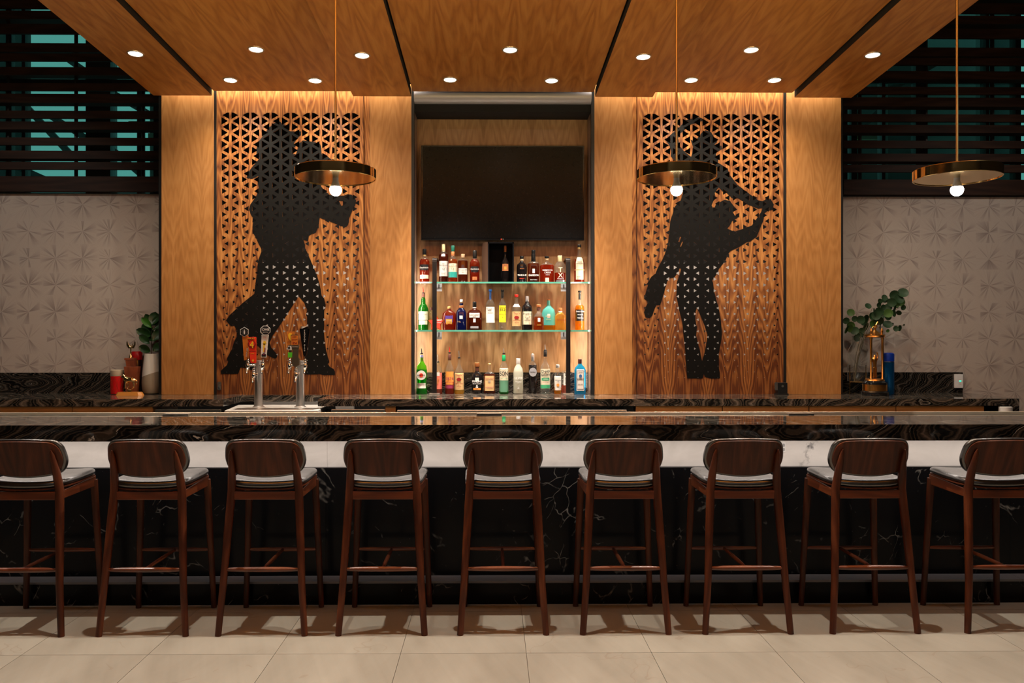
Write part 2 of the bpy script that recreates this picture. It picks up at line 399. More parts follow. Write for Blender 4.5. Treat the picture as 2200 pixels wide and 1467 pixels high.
def wallpaper():
    s = NT('fan_wallpaper'); co = s.coord(False); x, y, z = s.sep(co)
    P = 57.3*8.03/F; x0 = WX(62, 8.03); z0 = WZ(441, 8.03)
    u = s.math('DIVIDE', s.math('SUBTRACT', x, x0-20*P), P); v = s.math('DIVIDE', s.math('SUBTRACT', z, z0-20*P), P)
    p = s.math('ADD', u, v); q = s.math('ADD', s.math('SUBTRACT', u, v), 40.0)
    ip, iq = s.math('FLOOR', p), s.math('FLOOR', q); fp, fq = s.math('FRACT', p), s.math('FRACT', q)
    par = s.math('MODULO', s.math('ADD', ip, iq), 2.0)                       # 0: corners (0,0),(1,1) are lattice points
    fp = s.math('ABSOLUTE', s.math('SUBTRACT', fp, par))                     # mirror the odd cells
    wn = s.new('ShaderNodeTexWhiteNoise', noise_dimensions='2D'); s.l.new(s.comb(ip, iq, 0.0), wn.inputs['Vector'])
    sw = s.math('GREATER_THAN', s.math('ADD', fp, fq), s.math('ADD', 0.62, s.math('MULTIPLY', wn.outputs['Value'], 0.76)))
    fp = s.math('ABSOLUTE', s.math('SUBTRACT', fp, sw)); fq = s.math('ABSOLUTE', s.math('SUBTRACT', fq, sw))
    iq = s.math('ADD', iq, s.math('MULTIPLY', sw, 0.37))
    ang = s.math('ARCTAN2', fq, s.math('ADD', fp, 1e-4)); rad = s.math('SQRT', s.math('ADD', s.math('MULTIPLY', fp, fp), s.math('MULTIPLY', fq, fq)))
    k = s.math('MULTIPLY', ang, 11.0/1.5708)
    wn2 = s.new('ShaderNodeTexWhiteNoise', noise_dimensions='3D'); s.l.new(s.comb(s.math('FLOOR', k), ip, iq), wn2.inputs['Vector'])
    rib = s.noise(s.comb(s.math('MULTIPLY', ang, 26.0), ip, iq), 1.0, 1, 0.5)
    nz = s.noise(s.comb(s.math('MULTIPLY', ang, 3.4), s.math('MULTIPLY', ip, 3.1), s.math('MULTIPLY', iq, 2.3)), 1.0, 1, 0.5)
    dk = s.math('MULTIPLY', s.math('MULTIPLY', s.math('SUBTRACT', nz, 0.50), 9.0, clamp=True), s.math('SUBTRACT', 1.0, s.math('MULTIPLY', rad, 1.1)), clamp=True)
    h = s.math('ADD', s.math('SUBTRACT', 0.62, s.math('MULTIPLY', dk, 0.72)), s.math('MULTIPLY', s.math('SUBTRACT', rib, 0.5), 0.35))
    c = s.ramp(h, [(0.0, (0.24, 0.19, 0.165)), (0.5, (0.40, 0.335, 0.285)), (1.0, (0.52, 0.455, 0.385))])
    s.l.new(c, s.b.inputs['Base Color']); s.b.inputs['Roughness'].default_value = 0.6
    s.bump(h, 0.15, 0.002)
    return s.m
M_paper = wallpaper()
def tile_mat():
    s = NT('stone_tile'); co = s.coord(True); x, y, z = s.sep(co)
    a = s.noise(s.comb(s.math('MULTIPLY', x, 1.4), s.math('MULTIPLY', y, 0.7), 0.0), 2.0, 6, 0.6, 0.5)
    b = s.noise(s.comb(s.math('ADD', s.math('MULTIPLY', x, 1.0), s.math('MULTIPLY', y, 0.35)), 1.0, 0.0), 16.0, 4, 0.6)
    h = s.math('ADD', s.math('MULTIPLY', a, 0.7), s.math('MULTIPLY', b, 0.3))
    c = s.ramp(h, [(0.25, (0.145, 0.128, 0.100)), (0.5, (0.20, 0.180, 0.145)), (0.78, (0.25, 0.230, 0.19))])
    vo = s.new('ShaderNodeTexVoronoi', feature='DISTANCE_TO_EDGE')
    nz = s.new('ShaderNodeTexNoise'); s.l.new(co, nz.inputs['Vector']); nz.inputs['Scale'].default_value = 4
    va = s.new('ShaderNodeVectorMath', operation='SCALE'); s.l.new(nz.outputs['Color'], va.inputs[0]); va.inputs['Scale'].default_value = 0.5
    vb = s.new('ShaderNodeVectorMath', operation='ADD'); s.l.new(co, vb.inputs[0]); s.l.new(va.outputs[0], vb.inputs[1]); s.l.new(vb.outputs[0], vo.inputs['Vector']); vo.inputs['Scale'].default_value = 1.7
    ln = s.math('MULTIPLY', s.math('LESS_THAN', vo.outputs['Distance'], 0.006), s.math('GREATER_THAN', s.noise(co, 2.7, 2), 0.56))
    c = s.mix(s.math('MULTIPLY', ln, 0.35), c, (0.14, 0.10, 0.07))
    s.l.new(c, s.b.inputs['Base Color']); s.b.inputs['Roughness'].default_value = 0.42
    s.bump(b, 0.05, 0.001)
    return s.m
M_tile = tile_mat()
M_grout = mat('dark_grout', (0.10, 0.07, 0.05), 0.9)
# ================================================================ SETTING
# floor: single tiles where the photograph shows them, a joined field beyond
fl = MB().box(-9, 9, -7.2, 13, -0.08, -0.006)
floor = struct('floor', fl, M_grout)
TS = 0.6098; TX0 = WX(1119, 4.66); TY0 = 3.935
tm = MB().box(-TS/2+0.0012, TS/2-0.0012, -TS/2+0.0012, TS/2-0.0012, -0.006, 0.0)
tmesh = tm.mesh('tile'); tmesh.materials.append(M_tile)
field = MB()
for i in range(-15, 15):
    for j in range(-18, 15):
        x = TX0+(i+0.5)*TS; y = TY0+(j+0.5)*TS
        if -6 <= i <= 6 and -2 <= j <= 1:
            o = bpy.data.objects.new('tile', tmesh); C.objects.link(o); o.parent = floor; o.location = (x, y, 0)
        else:
            h = TS/2-0.0012; field.box(x-h, x+h, y-h, y+h, -0.006, 0)
o = obj('tile_field', field, M_tile, floor); o['kind'] = 'stuff'

M_hallwall = mat('hall_wall_paint', (0.10, 0.085, 0.07), 0.8)
M_darkpaint = mat('dark_wall_paint', (0.022, 0.018, 0.015), 0.85)
M_light = mat('rear_wall_paint', (0.70, 0.60, 0.52), 0.8)
struct('wall_left', MB().box(-9.1, -9.0, -7.2, 13, 0, 7.2), M_darkpaint)
struct('wall_right', MB().box(9.0, 9.1, -7.2, 13, 0, 7.2), M_darkpaint)
struct('wall_front', MB().box(-9, 9, -7.3, -7.2, 0, 7.2), M_hallwall)
struct('ceiling', MB().box(-9, 9, -7.2, 13, 7.2, 7.3), M_darkpaint)

# ---- rear room wall with its window bands (seen through louvers and screens)
YB = 11.6
wb = MB()
wb.box(-9, 9, YB, YB+0.15, 0, 2.75)
wl0, wl1 = WX(-60, YB), WX(338, YB); wr0, wr1 = WX(1812, YB), WX(2330, YB)
wz0, wz1 = 3.0, 6.6
wb.box(-9, 9, YB, YB+0.15, wz1, 7.2)
wb.box(-9, wl0, YB, YB+0.15, 2.75, wz1); wb.box(wl1, wr0, YB, YB+0.15, 2.75, wz1); wb.box(wr1, 9, YB, YB+0.15, 2.75, wz1)
wb.box(wl0, wl1, YB, YB+0.15, 2.75, wz0); wb.box(wr0, wr1, YB, YB+0.15, 2.75, wz0)
wall_rear = struct('wall_rear', wb, M_darkpaint)
# the lit part of the rear room: pale partition panels between dark ones
for a, b in ((560, 700), (722, 760), (1420, 1500), (1516, 1660)):
    obj('partition_panel', MB().box(WX(a, 11.4), WX(b, 11.4), 11.36, 11.45, 0, 2.62), M_light, wall_rear)
M_pane = tint('green_window_glass', (0.62, 0.86, 0.80), 0.04, 0.02)
M_frame = mat('window_frame', (0.012, 0.014, 0.013), 0.5)
def window(n, x0, x1, muls, trans):
    f = MB()
    for m, wdt in muls: f.box(WX(m, YB)-wdt/2, WX(m, YB)+wdt/2, YB-0.02, YB+0.12, wz0, wz1)
    for t in trans: f.box(x0, x1, YB, YB+0.1, t-0.05, t+0.05)
    f.box(x0, x1, YB, YB+0.12, wz0-0.02, wz0+0.06)
    wn = struct('window_%d' % n, f, M_frame)
    xs = [x0]+[WX(m, YB) for m, _ in muls]+[x1]; xs.sort()
    for a, b in zip(xs, xs[1:]):
        if b-a > 0.05: obj('pane', MB().box(a+0.01, b-0.01, YB+0.04, YB+0.05, wz0, wz1), M_pane, wn)
window(1, wl0, wl1, [(-30, .1), (18, .05), (52, .05), (212, .35), (300, .06), (340, .12)], [3.75, 5.2])
window(2, wr0, wr1, [(1812, .1), (1834, .08), (1897, .05), (1975, .12), (2120, .05), (2186, .08), (2300, .1)], [3.75, 5.3])
# building face and steel braces outside the windows
M_out = [mat('outside_wall', (a*0.8, a, a*0.98), 0.8) for a in (0.15, 0.36, 0.62, 0.95)]
fac = MB(); YO = 13.6
fc = thing('facade_building', 'pale building face seen dimly through the green windows', 'building', (0, YO, 0))
for a, b, k in ((-90, 52, 0), (184, 240, 0), (322, 345, 1), (1700, 1835, 1), (1837, 1895, 1), (1895, 1908, 2), (1908, 1975, 0), (1975, 2096, 2), (2096, 2120, 1), (2120, 2186, 0), (2240, 2330, 1)):
    obj('facade_panel', MB().box(WX(a, YO), WX(b, YO), YO, YO+0.2, 0, 7.5), M_out[k], fc)
M_brace = mat('steel_brace', (0.03, 0.05, 0.05), 0.5)
for x0_, y0_, x1_, y1_ in ((50, 222, 150, 330), (110, 250, 190, 300), (40, 360, 130, 400), (235, 196, 350, 262), (150, 130, 215, 175), (240, 320, 300, 372), (2020, 130, 1900, 200), (1900, 230, 1830, 290)):
    a = W(x0_, y0_, 12.6); b = W(x1_, y1_, 12.6)
    tag(obj('brace', MB().tube([(a[0], 12.6, a[1]), (b[0], 12.6, b[1])], 0.055, 6), M_brace, fc), None)
M_roof = mat('lit_soffit', (0.75, 0.62, 0.30), 0.6)
for x0_, x1_, y0_, y1_ in ((276, 345, 260, 267), (318, 345, 286, 298), (1838, 1893, 286, 299)):
    a = W(x0_, y0_, 12.9); b = W(x1_, y1_, 12.9); obj('soffit_board', MB().box(a[0], b[0], 12.9, 12.95, b[1], a[1]), M_roof, fc)

# ---- back wall: oak columns, niche, paper bays
YC = 7.72; ZT = 4.12
core = MB()   # hidden masonry behind the columns and the niche
for a, b in ((346, 460), (792, 889), (1271, 1360), (1693, 1808)):
    core.box(WX(a, YC)+0.006, WX(b, YC)-0.006, YC+0.03, 8.12, 1.009, ZT+0.3)
core.box(WX(889, YC)-0.02, WX(1271, YC)+0.02, 8.06, 8.16, 0, ZT+0.3)
core.box(WX(-60, 8.03)-2, WX(346, 8.03), 8.04, 8.14, 0, WZ(416, 8.03)); core.box(WX(1808, 8.03), WX(2300, 8.03)+2, 8.04, 8.14, 0, WZ(418, 8.03))
wall_back = struct('wall_back', core, M_blackmatt)
for a, b in ((347, 458), (795, 884), (1277, 1358), (1691, 1807)):
    obj('oak_panel', MB().box(WX(a, YC), WX(b, YC), YC, YC+0.025, 1.009, ZT), M_oak, wall_back)
for a, b in ((339, 347), (458, 463.5), (1685, 1691), (1807, 1813)):
    obj('shadow_strip', MB().box(WX(a, YC), WX(b, YC), YC+0.02, YC+0.06, 1.009, ZT), M_black, wall_back)
for a, b in ((781, 795), (1358, 1369)):
    obj('side_return', MB().box(WX(a, YC), WX(b, YC), YC+0.04, YC+0.07, 1.009, ZT), M_wal, wall_back)
obj('wallpaper_panel', MB().box(WX(-60, 8.03)-1.5, WX(344, 8.03), 8.025, 8.04, 0.9, WZ(418, 8.03)), M_paper, wall_back)
obj('wallpaper_panel', MB().box(WX(1811, 8.03), WX(2300, 8.03)+1.5, 8.025, 8.04, 0.0, WZ(421, 8.03)), M_paper, wall_back)
# niche lining
NX0, NX1 = WX(890, YC), WX(1270, YC)
obj('niche_panel', MB().box(NX0-0.01, NX1+0.01, 8.03, 8.05, 1.0, ZT), M_niche, wall_back)
M_jamb = mat('niche_jamb', (0.30, 0.20, 0.15), 0.35)
obj('niche_jamb', MB().box(NX0-0.02, NX0, YC+0.03, 8.04, 1.009, ZT), M_jamb, wall_back)
obj('niche_jamb', MB().box(NX1, NX1+0.02, YC+0.03, 8.04, 1.009, ZT), M_jamb, wall_back)
trim = MB()
for a, b in ((884, 890), (1270, 1277)): trim.box(WX(a, YC), WX(b, YC), YC-0.005, YC+0.05, 1.009, ZT)
struct('trim_1', trim, M_black)
M_header = mat('grey_metal_header', (0.5, 0.47, 0.48), 0.4, 0.3)
hz0, hz1 = WZ(222, YC), WZ(188, YC)
hd = MB().tube([(NX0, YC+0.03, hz0+0.07), (NX1, YC+0.03, hz0+0.07)], 0.07, 16)
hd.box(NX0, NX1, YC, YC+0.1, hz0+0.05, ZT)
struct('trim_2', hd, M_header, smooth=True)
struct('trim_3', MB().box(NX0, NX1, YC+0.03, YC+0.30, WZ(240, YC+0.03), hz0), M_blackmatt)

# ---- wood soffit: sloping panels with dark reveals
LOW, HIGH = 3.811, 3.857
def soffit(mb, x0, x1, z, y0=2.2, y1=CEIL_Y, t=0.05):
    za, zb = ceil_z(y0, z), ceil_z(y1, z)
    mb.add([(x0,y0,za),(x1,y0,za),(x1,y1,zb),(x0,y1,zb),(x0,y0,za+t),(x1,y0,za+t),(x1,y1,zb+t),(x0,y1,zb+t)],
           [(3,2,1,0),(4,5,6,7),(0,1,5,4),(1,2,6,5),(2,3,7,6),(3,0,4,7)])
    return mb
sb = soffit(MB(), WX(332, CEIL_Y), WX(1827, CEIL_Y), HIGH+0.06, t=0.12, y1=CEIL_Y-0.02)
sof = struct('trim_4', sb, M_blackmatt)
SP = [(330, 455, LOW), (459, 754, HIGH), (759, 883, LOW), (887, 1275, HIGH), (1279, 1402, LOW), (1407, 1702, HIGH), (1707, 1829, LOW)]
for a, b, z in SP:
    x0, x1 = WX(a, CEIL_Y), WX(b, CEIL_Y)
    o = obj('ceiling_panel', soffit(MB(), x0, x1, z, t=0.012), M_ceil, sof)
    obj('ceiling_edge', soffit(soffit(MB(), x0-0.002, x0+0.006, z+0.003, t=0.07, y1=CEIL_Y-0.003), x1-0.006, x1+0.002, z+0.003, t=0.07, y1=CEIL_Y-0.003), M_blackmatt, sof)

# ---- downlights
M_lens = mat('downlight_lens', (1.0, 0.93, 0.80), 0.5, 0, 14.0)
M_ring = mat('downlight_ring', (0.75, 0.66, 0.55), 0.25, 0.6)
def plane_hit(px, py, z0):
    xc = (px-PCX)/F; zc = -(py-PCY)/F; dy = cs-xc*sn
    t = (z0+CEIL_M*CEIL_Y-EYE)/(zc+CEIL_M*dy); return ((xc*cs+sn)*t, dy*t, EYE+zc*t)
def make_downlight():
    t = thing('downlight', '', 'ceiling light', (0,0,0))
    prof = [(0.052, -0.001), (0.056, -0.006), (0.064, -0.006), (0.068, 0.0), (0.068, 0.004), (0.052, 0.004)]
    obj('ring', MB().lathe(prof+[prof[0]], n=24, cap=False), M_ring, t, smooth=True)
    obj('lens', MB().lathe([(0.052, -0.002), (0.052, 0.002)], n=24), M_lens, t, smooth=True)
    return t
DL = [(291,115,LOW,'in the leftmost sloping wood panel'),(550,106,HIGH,'above the dancing couple screen, nearest the camera of its three'),(495,172,HIGH,'close to the left end of the dancing couple screen'),
      (677,173,HIGH,'close to the right end of the dancing couple screen'),(778,119,LOW,'in the narrow panel between left screen and bottle niche'),(1096,107,HIGH,'in the centre panel, furthest from the bottle niche'),
      (967,171,HIGH,'in the centre panel, above the left half of the niche'),(1185,173,HIGH,'in the centre panel, above the right half of the niche'),(1382,122,LOW,'in the narrow panel between bottle niche and right screen'),
      (1614,107,HIGH,'above the right screen, nearest the camera of its three'),(1485,172,HIGH,'close to the left end of the right screen'),(1664,172,HIGH,'close to the right end of the right screen'),(1875,118,LOW,'in the rightmost sloping wood panel')]
proto = None
for px, py, z0, lb in DL:
    p = plane_hit(px, py, z0)
    o = make_downlight() if proto is None else copy_tree(proto)
    proto = proto or o
    o.location = p; o.rotation_euler = (-math.atan(CEIL_M), 0, 0)
    tag(o, 'round recessed downlight '+lb, 'ceiling light', 'recessed downlights in the wood ceiling')
    spot('downlight_beam', (p[0], p[1], p[2]-0.02), P_DOWN*(14.0 if px in (967, 1185) else 1.0), 62 if px in (967, 1185) else 140, 1.0, 0.10 if px in (967, 1185) else 0.03, WHITE if px in (967, 1185) else WARM)

# ---- louvered screens above the paper bays
BANDS = [(-30,-8),(2,24),(29,47),(57,78),(98,117),(120,136),(149,166),(183,199),(206,225),(242,258),(265,282),(299,315),(327,344),(351,367)]
def louver(label, a, b, posts, dy):
    Y = 7.98; x0, x1 = WX(a, Y), WX(b, Y)
    t = thing('louver_screen', label, 'louver', ((x0+x1)/2, Y, WZ(416+dy, Y)))
    obj('beam', MB().box(x0, x1, Y-0.03, Y+0.05, WZ(414+dy, Y), WZ(382+dy, Y)), M_slat, t)
    for k, (p, q) in enumerate(BANDS):
        dp = 0.03 if k % 2 else 0.12
        obj('slat', MB().box(x0, x1, Y-0.02, Y-0.02+dp, WZ(q+dy*0.6, Y), WZ(p+dy*0.6, Y)), M_slat, t)
    for p in posts:
        obj('upright', MB().box(WX(p-2, Y), WX(p+2, Y), Y+0.11, Y+0.15, WZ(385, Y), WZ(-20, Y)), M_black, t)
louver('dark brown horizontal louver screen high on the left, above patterned wallpaper', -120, 343, [-60, 3, 149, 295, 341], 0)
louver('dark brown horizontal louver screen high on the right, behind third pendant lamp', 1810, 2330, [1813, 1860, 2004, 2149, 2290], 3)

# ---- perforated walnut screens with silhouettes
def hole_scale(py):
    T = [(240, .70), (430, .47), (535, .38), (636, .28), (765, .20), (772, .115), (815, .075)]
    for (a, s0), (b, s1) in zip(T, T[1:]):
        if py <= b: return s0+(s1-s0)*max(0, (py-a))/(b-a)
    return .07
def clipz(poly, zc):
    out = []
    for i in range(len(poly)):
        p, q = poly[i], poly[(i+1) % len(poly)]
        if p[1] <= zc: out.append(p)
        if (p[1]-zc)*(q[1]-zc) < 0:
            t = (zc-p[1])/(q[1]-p[1]); out.append((p[0]+t*(q[0]-p[0]), zc))
    return out
YP = 7.745
def screen(label, sx, edges, sil, slabel, subs):
    """sx: pixel x of the first strut; edges: panel left/right px; subs: wooden gaps in the figure"""
    S = YP/F; wcol = 21.5*S; a = 25.0*S
    X0 = WX(sx, YP); xl, xr = WX(edges[0], YP), WX(edges[1], YP); zrow0 = WZ(249, YP); ztop = WZ(243.5, YP)
    t = thing('perforated_screen', label, 'screen', ((xl+xr)/2, YP, 1.008))
    T = 0.007; mb = MB(); holes = []
    NC, NR = 14, 46
    y0, y1 = YP, YP+T
    ztopcell = zrow0+a/2
    def cell(L, Rr, zc, left):
        return [(Rr, zc-a/2), (Rr, zc+a/2), (L, zc)] if left else [(L, zc-a/2), (Rr, zc), (L, zc+a/2)]
    for c in range(NC):
        L, Rr = X0+c*wcol, X0+(c+1)*wcol
        for r in range(NR):
            zc = zrow0-r*a/2; left = (c+r) % 2 == 0
            tri = cell(L, Rr, zc, left); g = (sum(p[0] for p in tri)/3, sum(p[1] for p in tri)/3)
            k = hole_scale(249+12.5*r)
            hole = [(g[0]+(p[0]-g[0])*k, g[1]+(p[1]-g[1])*k) for p in tri]
            if r == 0:
                tri = clipz(tri, ztop+0.006); hole = clipz(hole, ztop)
            n = len(tri)
            if len(hole) != n:
                hole = hole[:n]+[hole[-1]]*(n-len(hole))
            vs = [(p[0], y0, p[1]) for p in tri]+[(p[0], y0, p[1]) for p in hole]+[(p[0], y1, p[1]) for p in tri]+[(p[0], y1, p[1]) for p in hole]
            fs = []
            for i in range(n):
                j = (i+1) % n
                fs += [(i, j, n+j, n+i), (2*n+j, 2*n+i, 3*n+i, 3*n+j), (n+i, n+j, 3*n+j, 3*n+i)]
            mb.add(vs, fs); holes.append(hole)
        # close the saw-tooth at top and bottom of the column
        zc = zrow0; left = c % 2 == 0
        tri0 = clipz(cell(L, Rr, zc, left), ztop+0.006); zt = ztop+0.006
        side = L if left else Rr
        xin = [p[0] for p in tri0 if abs(p[1]-zt) < 1e-6]
        xi = min(xin) if left else max(xin)
        tip = (side, zc)
        pl = [tip, (xi, zt), (side, zt)]
        if not left: pl = [tip, (side, zt), (xi, zt)]
        for yy in (y0, y1): mb.add([(p[0], yy, p[1]) for p in pl], [(0, 1, 2)])
        zc = zrow0-(NR-1)*a/2; left = (c+NR-1) % 2 == 0; zb = zc-a/2
        side = L if left else Rr; other = Rr if left else L
        for yy in (y0, y1): mb.add([(side, yy, zc), (side, yy, zb), (other, yy, zb)], [(0, 1, 2)])
    zb = zrow0-(NR-1)*a/2-a/2; zt = ztop+0.006; xe = X0+NC*wcol
    for yy in (y0, y1):
        for (p, q, u, v) in ((xl, xr, zt, ZT), (xl, xr, 1.008, zb), (xl, X0, zb, zt), (xe, xr, zb, zt)):
            mb.add([(p, yy, u), (q, yy, u), (q, yy, v), (p, yy, v)], [(0, 1, 2, 3)])
    for (p, u, q, v) in ((xl, 1.008, xr, 1.008), (xr, 1.008, xr, ZT), (xr, ZT, xl, ZT), (xl, ZT, xl, 1.008)):
        mb.add([(p, y0, u), (q, y0, v), (q, y1, v), (p, y1, u)], [(0, 1, 2, 3)])
    me = mb.mesh('panel', wloc(t), fix=False)
    obj('panel', me, M_wal, t)
    # silhouette: a thin black layer cut with the same holes
    P = [W(p[0], p[1], YP) for p in sil]; H = [[W(p[0], p[1], YP) for p in h] for h in subs]
    sm = MB().prism(P, YP-0.003, YP-0.0004, H)
    so = bpy.data.objects.new('tmp', sm.mesh('s')); C.objects.link(so)
    hb = MB(); xs = [p[0] for p in P]
    for h in holes:
        if min(xs)-0.05 < h[0][0] < max(xs)+0.05:
            hh = []
            for p in h:
                if not hh or (abs(p[0]-hh[-1][0])+abs(p[1]-hh[-1][1])) > 1e-5: hh.append(p)
            n = len(hh)
            hb.add([(p[0], YP-0.02, p[1]) for p in hh]+[(p[0], YP+0.01, p[1]) for p in hh],
                   [tuple(range(n)), tuple(range(n, 2*n))[::-1]]+[(i, i+n, (i+1) % n+n, (i+1) % n) for i in range(n)])
    ho = bpy.data.objects.new('tmp2', hb.mesh('h')); C.objects.link(ho)
    b = so.modifiers.new('b', 'BOOLEAN'); b.operation = 'DIFFERENCE'; b.solver = 'EXACT'; b.object = ho
    m2 = evalmesh(so); m2.name = 'silhouette'
    bpy.data.objects.remove(so); bpy.data.objects.remove(ho)
    for v in m2.vertices: v.co -= wloc(t)
    m2.materials.clear(); m2.materials.append(M_silhouette)
    o = bpy.data.objects.new('silhouette', m2); C.objects.link(o); o.parent = t; o['label'] = slabel
    return t
def cr(pts, ox, oy, s): return [(ox+p[0]/s, oy+p[1]/s) for p in pts]
c1 = lambda p: cr(p, 520, 230, 4.733); c2 = lambda p: cr(p, 460, 520, 4.733)
S1 = c1([(380,145),(430,180),(475,240),(495,248),(600,248),(600,285),(560,320),(530,365),(545,400),(520,420),(525,470),(515,480),(550,480),(565,430),(585,370),(620,338),(700,350),(790,370),(805,400),(810,480),(880,510),(940,560),(960,600),(960,660),(900,720),(830,760),(800,800),(840,850),(890,890),(960,905),(1040,900),(1070,885),(1110,890),(1145,920),(1160,950),(1150,1000),(1125,1040),(1090,1130),(1080,1190),(1060,1220),(1010,1210),(960,1190),(900,1165),(790,1125),(780,1200),(760,1255),(680,1310),(670,1365),(625,1350),(640,1400)])
S1 += c2([(924,60),(950,110),(975,170),(1010,250),(1040,320),(1065,400),(1085,480),(1095,545),(1120,575),(1135,640),(1120,700),(1118,800),(1118,960),(1130,1060),(1155,1160),(1172,1220),(1155,1240),(1180,1270),(1215,1290),(1230,1315),(1228,1350),(1120,1352),(1060,1340),(1050,1345),(920,1345),(915,1260),(935,1100),(945,900),(945,760),(935,740),(948,690),(930,650),(920,620),(890,585),(860,550),(820,610),(740,740),(680,830),(600,945),(565,1020),(580,1070),(640,1140),(640,1170),(620,1185),(560,1160),(530,1140),(480,1090),(440,1050),(420,1090),(415,1200),(418,1290),(385,1300),(330,1285),(290,1275),(270,1275),(245,1340),(70,1340),(68,1310),(130,1250),(145,1215),(130,1185),(180,1090),(210,1000),(235,960),(225,880),(200,845),(180,858),(150,830),(122,795),(160,740),(215,690),(290,620),(410,525),(420,430),(440,300),(440,250),(455,170),(480,100),(480,70),(455,20)])
S1 += c1([(150,1350),(120,1290),(108,1220),(120,1135),(90,1095),(72,1040),(85,990),(130,930),(175,850),(160,760),(165,700),(100,730),(45,718),(80,640),(130,580),(180,520),(150,480),(145,430),(165,360),(215,290),(275,210),(330,165)])
H1 = [c1([(945,950),(1040,955),(1045,990),(1010,1005),(990,960)])]
c3 = lambda p: cr(p, 1370, 230, 4.4455); c4 = lambda p: cr(p, 1370, 500, 4.4455)
S2 = c3([(520,110),(590,98),(625,115),(620,130),(560,150),(500,170),(450,215),(400,260),(385,300),(400,370),(440,420),(510,475),(520,440),(528,380),(505,310),(540,330),(585,280),(620,235),(650,222),(700,240),(730,290),(760,330),(730,360),(800,370),(805,400),(760,430),(745,450),(770,500),(765,530),(860,590),(880,650),(950,740),(1040,810),(1150,890),(1190,900),(1240,868),(1270,880),(1300,930),(1290,980),(1240,990),(1215,1010),(1200,1080),(1160,1180),(1135,1240),(1070,1285),(1040,1290),(960,1340),(885,1375)])
S2 += c4([(865,200),(835,270),(775,345),(750,400),(710,455),(720,480),(730,560),(745,620),(775,720),(795,850),(805,970),(795,1040),(775,1150),(775,1290),(785,1340),(785,1390),(700,1392),(640,1375),(632,1345),(620,1392),(475,1390),(465,1320),(455,1150),(440,1000),(425,850),(395,740),(370,600),(375,470),(400,400),(415,345),(400,340),(385,380),(345,430),(300,430),(280,470),(250,580),(215,690),(180,690),(160,730),(140,790),(110,815),(75,805),(60,760),(75,710),(100,660),(60,630),(100,490),(80,500),(130,420),(170,390),(185,350),(230,267)])
S2 += c3([(260,1400),(290,1300),(300,1200),(310,1090),(340,1000),(355,950),(410,890),(430,830),(430,700),(400,600),(355,520),(345,500),(315,470),(320,420),(300,360),(265,310),(320,260),(400,190),(460,125)])
H2 = [c3([(775,765),(810,805),(850,820),(900,868),(960,870),(1050,930),(1150,968),(1190,965),(1180,1000),(1140,1060),(1090,1130),(1000,1165),(920,1190),(855,1160),(880,1130),(900,1090),(970,1045),(930,1040),(905,1000),(940,970),(905,930),(880,895),(830,885),(750,925),(725,975),(705,940),(720,900),(745,870),(735,820)]),
      c3([(405,1235),(415,1240),(397,1290),(388,1285)]), c3([(424,1283),(432,1288),(412,1335),(405,1330)]),
      c4([(565,712),(600,790),(640,890),(665,970),(660,1030),(640,1140),(615,1225),(595,1130),(575,1060),(558,980),(565,900),(550,830),(552,760)])]
screen('figured walnut screen with triangular cut-outs and a dancing couple, left of niche', 473, (464, 781), S1, 'black silhouette of a dancing couple in hats', H1)
screen('figured walnut screen with triangular cut-outs and swinging figures, right of niche', 1378.5, (1369, 1685), S2, 'black silhouette of a woman dipped with arm outstretched', H2)

# wall devices on the screens
t = thing('door_latch', 'small clear-fronted metal latch low on the dancing couple screen', 'latch', (*[W(471.5, 829, YP)[0], YP-0.012], W(471.5, 829, YP)[1]))
M_latch = mat('latch_metal', (0.45, 0.42, 0.38), 0.25, 0.9)
a = W(468, 838, YP); b = W(475.5, 820, YP)
obj('plate', MB().prism(rrect(a[0], b[0], a[1], b[1], 0.012), YP-0.012, YP-0.0035), M_latch, t)
obj('thumb_turn', MB().box(a[0]+0.01, b[0]-0.01, YP-0.02, YP-0.012, a[1]+0.02, a[1]+0.05), M_steel, t)
t = thing('pivot_box', 'black metal box with latch at foot of the right screen', 'hinge', (WX(1681, 7.66), 7.66, 1.008))
a = W(1671, 846, 7.67); b = W(1692, 822, 7.67)
obj('housing', MB().box(a[0], b[0], 7.67, 7.735, 1.008, b[1]), M_black, t, bevel=0.003)
obj('flange', MB().box(a[0]-0.01, b[0]+0.006, 7.66, 7.738, 1.008, 1.02), M_black, t)
a = W(1664, 838, 7.68); b = W(1672, 821, 7.68)
obj('latch_plate', MB().prism(rrect(a[0], b[0], a[1], b[1], 0.012), 7.672, 7.685), M_latch, t)
obj('keyhole', MB().tube([(WX(1682, 7.665), 7.668, WZ(830, 7.67)), (WX(1682, 7.665), 7.672, WZ(830, 7.67))], 0.012, 12), M_steel, t)
# ================================================================ BACK COUNTER
ZC = 1.008; YF = 7.12
n0, n1 = WX(480, YF), WX(683, YF); YN = YF*1.073
xL, xR = WX(-60, YF)-0.6, WX(2190, YF)
cpoly = [(xL, YF), (n0, YF), (n0, YN), (n1, YN), (n1, YF), (xR, YF), (WX(2068, 8.0), 8.01), (NX1, 8.01), (NX0, 8.01), (xL, 8.01)]
bc = thing('back_counter', 'long banded black marble counter along the back wall', 'counter', ((xL+xR)/2, YF, 0))
